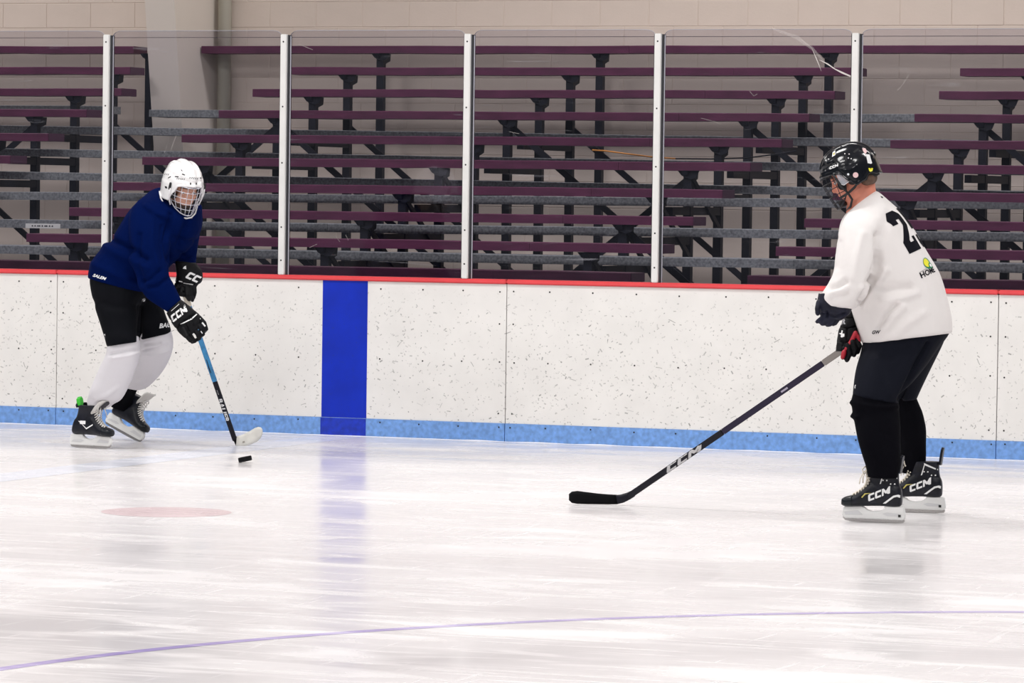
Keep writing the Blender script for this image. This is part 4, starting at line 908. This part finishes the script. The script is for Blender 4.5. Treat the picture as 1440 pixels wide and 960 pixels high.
spots = [(-.070, .075, .085, .030, .009, .5), (-.085, .03, .085, .026, .009, .2), (-.095, -.02, .075, .024, .009, 0), (-.070, -.075, .085, .028, .010, -.4), (-.04, .05, .125, .03, .008, .3), (-.04, -.02, .135, .03, .008, 0), (.07, .075, .085, .03, .009, .5), (.085, .03, .085, .026, .009, .2)]
bvB = vents(HB, hB, M['foam'], spots)
hl = [(1177, 215.5, 5, 9, 60, 'print'), (1203.5, 217, 2.6, 8.5, -62, 'print')]
paint('lettering', ccm(), 1172.8, 234, 5.0, 21, bvB, M['decal'], hB, 1, 1.15, label='white lettering above the brow')
paint('emblem', poly_mesh([[(-.9, -.5), (.2, -.55), (.9, .5), (.0, .5)]]), 1172.3, 216, 5.2, 35, bvB, M['decal'], hB, 1)
paint('emblem', poly_mesh([[(-.4, -.25), (.15, -.3), (.45, .25), (-.1, .25)]]), 1172.6, 216, 4.8, 35, bvB, M['gold'], hB, 1, lift=.0025)
circ = [(math.cos(i*math.pi/10)*.5, math.sin(i*math.pi/10)*.5) for i in range(20)]
paint('sticker', poly_mesh([circ]), 1203.2, 246, 7.8, 0, bvB, M['pink'], hB, 1, label='round pink sticker')
paint('sticker', poly_mesh([circ]), 1192.8, 245, 3.2, 0, bvB, M['decal'], hB, 1)
paint('sticker', poly_mesh([[(-.45, .5), (.05, .5), (.5, -.4), (.35, -.5), (-.1, -.45)]]), 1221.8, 223.5, 13, -5, bvB, M['decal'], hB, 2, .8, label='white sticker at the back')
paint('sticker', poly_mesh([[(-.5, .3), (.0, .5), (.5, .1), (.4, -.5), (-.2, -.1)]]), 1215.4, 212, 8, -20, bvB, M['pink'], hB, 1, label='pink sticker near the crown')
paint('sticker', poly_mesh([[(-.5, .35), (-.1, .35), (.0, .1), (.15, .4), (.5, .3), (.35, -.3), (-.1, -.45), (-.35, -.2)]]), 1224.5, 238.5, 6.5, 0, bvB, M['yellow'], hB, 1, label='yellow emblem')
for x, y in ((1188, 216), (1194, 216.5), (1197, 223), (1193, 222), (1161.5, 225), (1165, 223.5)): paint('screw', poly_mesh([circ]), x, y, 1.6, 0, bvB, M['decal'], hB, 0)
bm = bmesh.new()
for s in (-1, 1):
    tube(bm, [HB @ Vector(q) for q in ((s*.104, -.035, -.045), (s*.098, .0, -.066), (s*.092, .040, -.078), (s*.085, .085, -.082))], .006, 8)
    tube(bm, [HB @ Vector(q) for q in ((s*.103, .066, .030), (s*.101, .055, -.03), (s*.094, .040, -.078), (s*.080, .036, -.112), (s*.050, .060, -.138), (0, .085, -.145))], .0055, 8)
obj('chin_strap', bm, M['strapb'], hB, smooth=True, label='black chin strap')
for s in (-1, 1):
    bm = bmesh.new(); extrude_poly(bm, [HB @ Vector(q) for q in ((s*.100, .052, .030), (s*.100, .020, .026), (s*.100, .002, -.012), (s*.100, .010, -.030), (s*.100, .040, -.036), (s*.100, .056, -.022))], (HB.to_3x3() @ Vector((.003, 0, 0))))
    obj('ear_guard', bm, M['clear'], hB, label='clear plastic ear guard')
bm = bmesh.new()
for s in (-1, 1): tube(bm, [HB @ Vector(q) for q in ((s*.102, .020, .026), (s*.102, .002, -.012), (s*.102, .010, -.030), (s*.102, .040, -.036), (s*.102, .056, -.022))], .0016, 6)
obj('ear_guard_rim', bm, M['strapw'], hB, smooth=True)
# jersey
bm = bmesh.new()
loft(bm, arr((1192, 297, 1230, 267, tB, .078), (1187, 303, 1237, 270, tB, .11), (1181, 314, 1249, 281, tB, .17), (1178, 335, 1268, 300, tB, .21), (1180, 362, 1287, 326, tB, .225), (1184, 392, 1304, 353, tB, .23), (1191, 417, 1320, 383, tB, .232), (1198, 441, 1331, 415, tB, .232), (1205.5, 463, 1337.5, 445, tB, .228), (1213, 483, 1338.5, 468, tB, .22)))
loft(bm, arr((1193, 298, 1228, 290, tB-.10, .06), (1184, 312, 1240, 318, tB-.16, .088), (1178, 335, 1238, 345, tB-.20, .098), (1174, 360, 1233, 368, tB-.23, .10), (1171, 385, 1228, 392, tB-.25, .10), (1160, 405, 1221, 412, tB-.27, .095), (1152.5, 419, 1213, 425, tB-.27, .085), (1156, 431, 1200, 434, tB-.27, .065)))
loft(bm, arr((1200, 300, 1235, 305, tB+.2, .07), (1190, 350, 1235, 355, tB+.22, .08), (1188, 400, 1225, 404, tB+.18, .07), (1188, 432, 1214, 436, tB+.1, .05)))
jb = fuse(bm, .009, 4); ruffle(jb, .005, 6, 13)
folds(jb, [([(1234, 330), (1235, 365), (1226, 392), (1210, 425)], 4, -.016), ([(1246, 380), (1232, 402), (1215, 432)], 4.5, .010), ([(1262, 428), (1248, 440), (1236, 458)], 3.2, -.010), ([(1270, 432), (1256, 446), (1246, 462)], 5, .007),
           ([(1225, 398), (1245, 406), (1280, 404)], 6, -.008), ([(1290, 412), (1265, 420), (1240, 424)], 5, .006), ([(1213, 330), (1205, 360), (1200, 390)], 6, .006), ([(1190, 395), (1178, 402), (1168, 404)], 4, -.010), ([(1205, 408), (1188, 416), (1172, 418)], 4, -.008),
           ([(1222, 402), (1200, 410)], 4, .008), ([(1250, 300), (1240, 330)], 7, -.006), ([(1180, 340), (1176, 375)], 5, -.006), ([(1300, 440), (1280, 452), (1262, 470)], 6, .005)])
jB = obj('jersey', jb, M['white_j'], B, smooth=True, label='white hockey jersey with black back number'); bj = bvh_of(jB)
two = [[(-.42, .62), (-.22, .92), (.22, .92), (.42, .70), (.42, .18), (-.05, -.42), (-.05, -.52), (.20, -.52), (.20, -.32), (.42, -.32), (.42, -.92), (-.42, -.92), (-.42, -.42), (.08, .22), (.08, .52), (-.12, .52), (-.12, .34), (-.42, .34)]]
def q_(x, y): return (x, y)
five = [[(-.42, .92), (.42, .92), (.42, .60), (-.08, .60), (-.08, .26), (.22, .26), (.42, .06), (.42, -.70), (.22, -.92), (-.22, -.92), (-.42, -.70), (-.42, -.34), (-.10, -.34), (-.10, -.58), (.08, -.58), (.08, -.06), (-.42, -.06)]]
upb = (P(1240, 285, tB)-P(1292, 400, tB)).normalized()
nb = (RR*.90+TOW*.44+Vector((0, 0, .12))); nb = (nb-upb*nb.dot(upb)).normalized(); xb = upb.cross(nb)
for pol, x, y, s_, dx in ((two, 1272, 324, .118, 0), (five, 1272, 324, .118, .116)):
    d = (P(x, y, 1)-CAM).normalized(); h = bj.ray_cast(CAM, d)[0]; c = h+xb*dx
    b_ = poly_mesh(pol); decal('number', b_, c, xb, upb, s_, bj, M['decalb'], jB, 3, .0018, label='black block numeral', stretch=.9)
for dx, b_, m, s_, sx in ((-.015, text_mesh('HOME', .03, 0), 'decalb', .037, 1.0),):
    h = bj.ray_cast(CAM, (P(1306, 382.5, 1)-CAM).normalized())[0]
    if h: decal('lettering', b_, h-xb*.0, xb, upb, s_, bj, M[m], jB, 2, .0018, label='sponsor lettering low on the back', stretch=sx)
h = bj.ray_cast(CAM, (P(1303.5, 370, 1)-CAM).normalized())[0]
ring = [(.5*math.cos(a*math.pi/12), .5*math.sin(a*math.pi/12)) for a in range(25)]
for name, poly, m, s_, off, lf in (('emblem', [circ], 'dgreen', .056, (0, 0), .0018), ('emblem', [circ], 'yellow', .043, (-.004, .003), .0026), ('emblem', [circ], 'dgreen', .028, (.014, -.016), .0034), ('emblem', [circ], 'decal', .016, (.014, -.016), .0042), ('stripe', [[(-.5, -.05), (.5, .0), (.5, .03), (-.5, -.02)]], 'decalb', .045, (-.045, -.022), .0018)):
    decal(name, poly_mesh(poly), h+xb*off[0]+upb*off[1], xb, upb, s_, bj, M[m], jB, 1, lf, label='green and yellow emblem' if name == 'emblem' else None)
paint('lettering', text_mesh('GW', .035, .35), 1231, 467.3, 6.6, 3, bj, M['decalb'], jB, 1, .95, label='small black lettering at the hem')
paint('emblem', poly_mesh([[(-.5, 0), (.2, .25), (.5, 0), (0, -.2)]]), 1240, 277, 5, -40, bj, M['decalb'], jB, 1)
# pants
bm = bmesh.new()
loft(bm, arr((1216, 470, 1334, 455, tB, .195), (1212.5, 483, 1335, 468, tB, .195), (1209, 500, 1318, 492, tB-.03, .17), (1204.5, 517, 1300, 516, tB-.07, .135), (1201, 537, 1279, 543, tB-.1, .12), (1198.5, 556, 1263, 569, tB-.12, .11)))
loft(bm, arr((1240, 470, 1335, 462, tB+.1, .15), (1248, 492, 1326, 484, tB+.16, .13), (1254, 515, 1312, 511, tB+.22, .115), (1256, 540, 1299, 538, tB+.28, .10), (1258, 564, 1288.5, 562, tB+.32, .09)))
pb = fuse(bm, .009, 3); ruffle(pb, .005, 6, 21); folds(pb, [([(1306, 482), (1290, 510), (1276, 540), (1266, 562)], 3, -.014), ([(1232, 500), (1240, 530), (1250, 552)], 7, .005), ([(1215, 492), (1250, 500), (1280, 490)], 7, -.005)])
pB = obj('hockey_pants', pb, M['shortB'], B, smooth=True); bq = bvh_of(pB)
paint('emblem', poly_mesh([[(-.5, -.6), (.3, -.4), (.5, .6), (.1, .2), (-.3, .5)]]), 1200.6, 544, 6, 0, bq, M['decal'], pB, 1)
# socks
bm = bmesh.new(); loft(bm, arr((1201, 548, 1261, 552, tB-.12, .085), (1198, 560, 1263, 565, tB-.13, .09), (1198.5, 576, 1264, 580, tB-.14, .088), (1203, 600, 1266, 603, tB-.17, .082), (1208.5, 625, 1267, 626, tB-.19, .075), (1214, 645, 1266, 646, tB-.2, .066), (1218, 660, 1265, 661, tB-.2, .058), (1220, 672, 1262, 673, tB-.2, .052)))
sb = fuse(bm, .008, 3); ruffle(sb, .004, 9, 5); folds(sb, [([(1199, 566), (1230, 572), (1260, 572)], 3, .007), ([(1198, 584), (1206, 587)], 3, .008)]); obj('sock', sb, M['sockb'], B, smooth=True, label='black hockey sock, nearer leg')
bm = bmesh.new(); loft(bm, arr((1256, 552, 1286, 552, tB+.32, .075), (1256, 568, 1292, 567, tB+.35, .08), (1257, 585, 1299, 584, tB+.38, .076), (1260, 610, 1303, 608, tB+.43, .07), (1264, 635, 1302, 634, tB+.49, .06), (1267, 655, 1301, 656, tB+.52, .052), (1268, 665, 1300, 666, tB+.53, .048)))
obj('sock', ruffle(fuse(bm, .008, 3), .004, 9, 8), M['sockb'], B, smooth=True, label='black hockey sock, farther leg')
# skates
stB = dict(kind='black and white', tongue='boot', guard_h=.318)
for (ox, oy, dirx, dyaw, first) in ((1229.5, 734.5, -.93, .30, True), (1287, 720.5, -.95, .26, False)):
    o0 = G(ox, oy); Mx = orient(o0, RR*dirx-TOW*dyaw, Vector((0, 0, 1))+RR*.0); sB, bs, V3 = skate(B, Mx, stB)
    sy = 1 if (V3(0, 1, 0)-V3(0, 0, 0)).dot(TOW) > 0 else -1
    X_ = (V3(-1, 0, 0)-V3(0, 0, 0)); Z_ = V3(0, 0, 1)-V3(0, 0, 0)
    xd = X_*1+Z_*.42
    decal('lettering', ccm(), V3(-.030, sy*.04, .138), xd, Z_, .043, bs, M['decal'], sB, 2, .0015, 1.15, label='white lettering', maxd=.05)
    decal('stripe', poly_mesh([[(-.5, -.30), (.1, .16), (.36, .22), (.5, .16), (.5, .02), (.3, .10), (.14, .06), (-.34, -.30)]]), V3(-.088, sy*.036, .118), X_, Z_, .085, bs, M['decal'], sB, 2, .0015, label='white heel stripe', maxd=.05)
    decal('stripe', poly_mesh([[(-.5, -.40), (-.30, .25), (-.30, .36), (.5, .0), (.5, -.08), (-.26, .22), (-.42, -.38)]]), V3(-.070, sy*.036, .215), X_, Z_, .080, bs, M['decal'], sB, 2, .0015, label='white collar stripe', maxd=.05)
    decal('stripe', poly_mesh([[(-.5, -.2), (-.2, .2), (.5, .25), (-.1, .1), (-.4, -.22)]]), V3(.030, sy*.038, .128), X_, Z_, .050, bs, M['gold'], sB, 2, .0015, label='gold flash', maxd=.05)
    for i in range(9 if first else 4):
        decal('fleck', poly_mesh([[(-.5, -.5), (.5, -.3), (.3, .5), (-.4, .4)]]), V3(-.10+.018*(i % 5), sy*.036, .185+.016*(i//2)), X_, Z_, .007, bs, M['decal'], sB, 0, .0015, maxd=.05)
# gloves
bm = bmesh.new(); tg_ = tB+.02
loft(bm, arr((1188, 436, 1204, 436, tg_+.03, .045), (1185, 450, 1203, 450, tg_+.02, .048), (1180, 462, 1206, 460, tg_+.01, .050), (1178, 474, 1208, 472, tg_, .050), (1176, 486, 1206, 484, tg_-.01, .045), (1175.5, 494, 1196, 494, tg_-.02, .036)), e=2.8)
gB1 = obj('glove', ruffle(folds(fuse(bm, .0042, 1), [([(1181, 459), (1192, 461), (1206, 457)], 1.2, -.007), ([(1178, 479), (1190, 481), (1205, 477)], 1.2, -.007), ([(1192, 462), (1191, 478)], 1, -.004), ([(1186, 482), (1185, 494)], 1, -.004), ([(1194, 482), (1193, 494)], 1, -.004), ([(1184, 446), (1194, 447), (1203, 445)], 1, -.005)]), .003, 30, 6), M['black'], B, smooth=True, label='black glove with red palm gripping the stick'); bg = bvh_of(gB1)
bm = bmesh.new(); t4 = tg_-.055
fingers(bm, [([(1204, 478, t4+.02), (1209, 486, t4+.01), (1206, 495, t4+.02)], .0145), ([(1199, 481, t4), (1203, 491, t4), (1201, 499, t4+.01)], .0145), ([(1192, 486, t4), (1195, 497, t4), (1191, 506, t4+.01)], .0150), ([(1186, 490, t4+.01), (1188, 499, t4+.01), (1185, 503, t4+.02)], .0125)])
obj('glove_fingers', fuse(bm, .0036, 2), M['black'], gB1, smooth=True, label='black glove fingers curled round the shaft')
bm = bmesh.new(); fingers(bm, [([(1203, 468, t4+.012), (1197, 480, t4+.004), (1190, 490, t4-.004)], .0115), ([(1187, 495, t4-.004), (1185, 502, t4)], .0125), ([(1206, 472, t4+.016), (1208, 480, t4+.014)], .010)]); obj('palm', fuse(bm, .0036, 2), M['red'], gB1, smooth=True, label='dark red palm leather')
paint('lettering', text_mesh('R', .05, .3), 1184.6, 452.8, 9.5, 10, bg, mat('print_grey', (.35, .35, .37), .5), gB1, 1, 1.15)
paint('emblem', poly_mesh([[(-.1, .55), (.1, .55), (.08, .1), (.4, .1), (.45, -.3), (.1, -.5), (-.1, -.45), (-.08, -.1), (-.45, -.05), (-.4, .1), (-.12, .12)]]), 1183.6, 469.5, 9.5, -8, bg, M['decal'], gB1, 1, label='white emblem')
paint('stripe', poly_mesh([[(-.5, -.06), (.5, -.03), (.5, .05), (-.5, .04)]]), 1199, 474, 12, 62, bg, M['pink'], gB1, 1)
bm = bmesh.new(); tn = tB-.27
loft(bm, arr((1151, 412, 1206, 420, tn, .062), (1149.5, 424, 1200, 431, tn, .066), (1150, 436, 1193, 442, tn, .060), (1155, 447, 1184, 450, tn, .045)), e=2.6)
fingers(bm, [([(1160, 445, tn-.02), (1153, 450, tn-.03), (1149.5, 452, tn-.02)], .014), ([(1166, 448, tn-.03), (1159, 455, tn-.03), (1156, 455, tn-.02)], .014), ([(1173, 449, tn-.02), (1166, 456, tn-.02), (1163, 456, tn-.01)], .013), ([(1180, 447, tn-.01), (1174, 454, tn), (1171, 455, tn)], .012), ([(1152, 425, tn-.03), (1148.5, 434, tn-.05), (1150, 441, tn-.05)], .013)])
g2 = fuse(bm, .0042, 1); ruffle(g2, .006, 22, 2); folds(g2, [([(1163, 438), (1163, 446)], 1.5, -.008), ([(1155, 441), (1175, 446), (1190, 440)], 1.6, -.006), ([(1172, 433), (1188, 436)], 2, .004)]); obj('glove', g2, M['navyglove'], B, smooth=True, label='dark navy glove half hidden by the sleeve')
# stick of player B
pa, pb_ = P(1222, 466.5, tB+.07), P(884, 697.5, 20.02)
root, tot = stick('hockey_stick', [pa, pb_], .0295, .020, FWD.cross(pb_-pa).normalized(), None, 'black hockey stick with black taped blade flat on the ice, held by the white-jersey player',
    [(0, .185, mat('grip_taupe', (.30, .27, .25), .6), 'taupe grip section', 1.05), (.185, .60, M['stickp'], 'dark violet upper shaft', 1.0), (.60, 1.0, M['stickb'], 'black lower shaft', 1.02)])
bsl = [c for c in root.children if c.get('label') == 'black lower shaft'][0]; bl_ = bvh_of(bsl); bu_ = bvh_of([c for c in root.children if c.get('label') == 'dark violet upper shaft'][0])
a_ = math.degrees(math.atan2(697.5-466.5, 1222-884))
paint('lettering', ccm(), 962.5, 643.5, 12.4, a_, bl_, mat('print_silver', (.55, .54, .55), .4), root, 2, 2.1, label='silver lettering on the shaft')
paint('stripe', poly_mesh([[(-.5, -.12), (.5, -.12), (.5, .12), (-.5, .12)]]), 1103, 548, 11, a_, bu_, mat('print_lilac', (.42, .38, .48), .4), root, 1)
o = blade(root, [(887, 690, 893, 697.5), (880, 693, 886, 702), (872, 695.2, 877, 706.5), (866, 695.8, 868, 708.6)], lambda k: 20.02+.01*k, .018, M['stickb'], name='blade_heel')
o = blade(root, [(868, 695.4, 868, 708.8), (855, 694.8, 856, 709), (840, 693.5, 842, 708.8), (825, 691.6, 826, 708.6), (812, 690, 812, 708.2), (804, 691, 804, 706.8), (800, 694.5, 800, 703)], lambda k: 20.03+.05*k*k, .013, M['tapeb']); o['label'] = 'blade wrapped in black tape'
